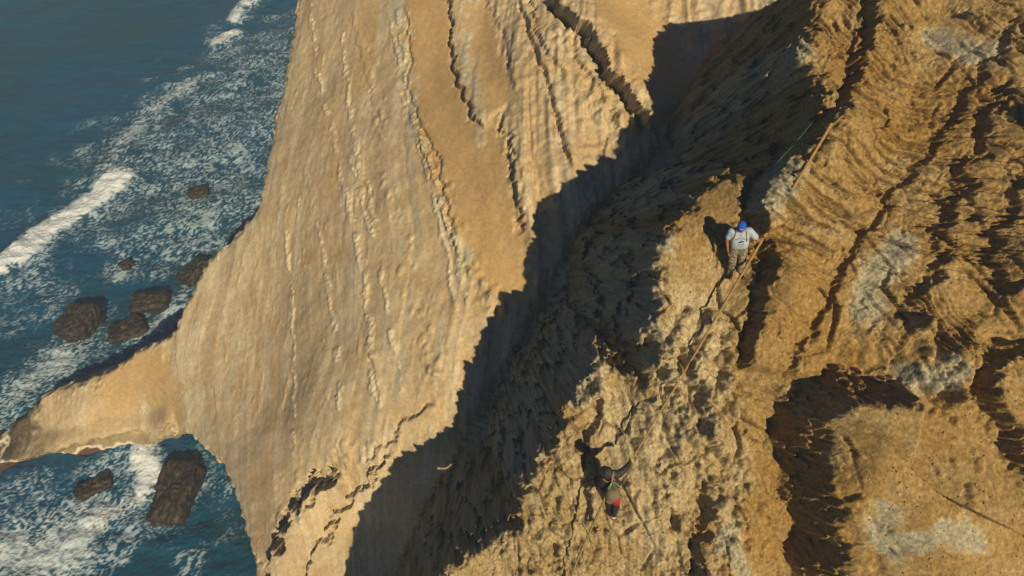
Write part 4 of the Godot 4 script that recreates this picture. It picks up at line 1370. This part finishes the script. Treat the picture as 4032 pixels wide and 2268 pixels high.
# ------------------------------------------------------------------ rocks in the surf
func sea_rock(at: Array, size: Vector3, turn: float, tilt: float, seed_: int, label: String, sink := 0.36) -> void:
	var n1 := noise(seed_, 0.9, 4)
	var n2 := noise(seed_ + 1, 4.0, 3)
	var n3 := cells(seed_ + 2, 1.1, FastNoiseLite.RETURN_CELL_VALUE)
	var n4 := cells(seed_ + 3, 2.2)
	var st := tool()
	var nu := 72
	var nv := 44
	var p := PackedVector3Array()
	for j in nv + 1:
		for i in nu:
			var a := TAU * i / nu
			var b := PI * (float(j) / nv - 0.5)
			var d := Vector3(cos(a) * cos(b), sin(b), sin(a) * cos(b))
			var e := 7.0
			var r := 1.0 / pow(pow(absf(d.x), e) + pow(absf(d.y), e) + pow(absf(d.z), e), 1.0 / e)
			var q := d * r * size * 0.5
			q += d * (0.2 * (n3.get_noise_3dv(q * 0.7) * 0.5 + 0.3) + 0.16 * (minf(n4.get_noise_3dv(q) + 1.0, 0.4) - 0.3) + 0.2 * n1.get_noise_3dv(q) * minf(size.x, size.z) * 0.5 + 0.10 * n2.get_noise_3dv(q * 0.8) + 0.05 * n2.get_noise_3dv(q * 2.5))
			p.append(q)
	var nor := PackedVector3Array()
	nor.resize(p.size())
	var f := PackedInt32Array()
	for j in nv:
		for i in nu:
			var k := j * nu + i
			var k2 := j * nu + (i + 1) % nu
			f.append_array([k, k2, k + nu, k2, k2 + nu, k + nu])
	for i in range(0, f.size(), 3):
		var n := (p[f[i + 2]] - p[f[i]]).cross(p[f[i + 1]] - p[f[i]])
		for j in 3:
			nor[f[i + j]] += n
	for i in f:
		var q := p[i]
		var m := smoothstep(0.05, 0.4, n2.get_noise_3dv(q * 0.9 + Vector3(9, 0, 0)) + 0.4 * n1.get_noise_3dv(q + Vector3(20, 0, 0)))
		var v := Vector3(0.03, 0.021, 0.017).lerp(Vector3(0.13, 0.09, 0.055), m * 0.75)
		st.set_color(Color(v.x, v.y, v.z))
		st.set_normal(nor[i].normalized())
		st.add_vertex(q)
	var mat := rock_material(0.8, 3.0, 48)
	mat.roughness = 0.6
	mat.metallic_specular = 0.4
	var o := part("sea_rock", st, mat, self)
	o.position = Vector3(at[0], size.y * (0.5 - sink), at[1])
	o.rotation = Vector3(tilt, turn, tilt * 0.6)
	tag(o, label, "rock", "dark rocks in the surf")

func sea_rocks() -> void:
	sea_rock([-27.11, -29.43], Vector3(2.13, 1.60, 2.15), -0.25, 0.2, 101, "big square brown rock with foam breaking along its lower side, left of the headland")
	sea_rock([-23.31, -31.2], Vector3(2.36, 1.28, 1.41), 0.12, 0.1, 102, "wide flat-topped brown rock close against the headland's edge")
	sea_rock([-24.07, -28.97], Vector3(2.05, 0.64, 1.63), 0.5, 0.0, 103, "low dark wet rock just below the wide flat-topped one", 0.3)
	sea_rock([-21.27, -33.97], Vector3(1.22, 1.28, 2.07), -0.5, 0.1, 104, "brown rock half hidden behind the headland's edge")
	sea_rock([-17.35, -17.91], Vector3(1.82, 1.20, 3.26), -0.05, 0.1, 105, "largest long brown rock, alone in the cove under the arching cliff")
	sea_rock([-21.79, -18.34], Vector3(1.67, 0.40, 0.74), 0.5, 0.0, 107, "low black reef awash in the middle of the cove", 0.35)
	sea_rock([-23.76, -42.65], Vector3(1.29, 0.88, 0.81), 0.35, 0.0, 108, "small lone brown rock far out in the white surf")
	sea_rock([-26.36, -34.93], Vector3(0.61, 0.48, 0.37), 0.8, 0.0, 109, "tiny black rock ringed with foam between breaker and headland", 0.3)
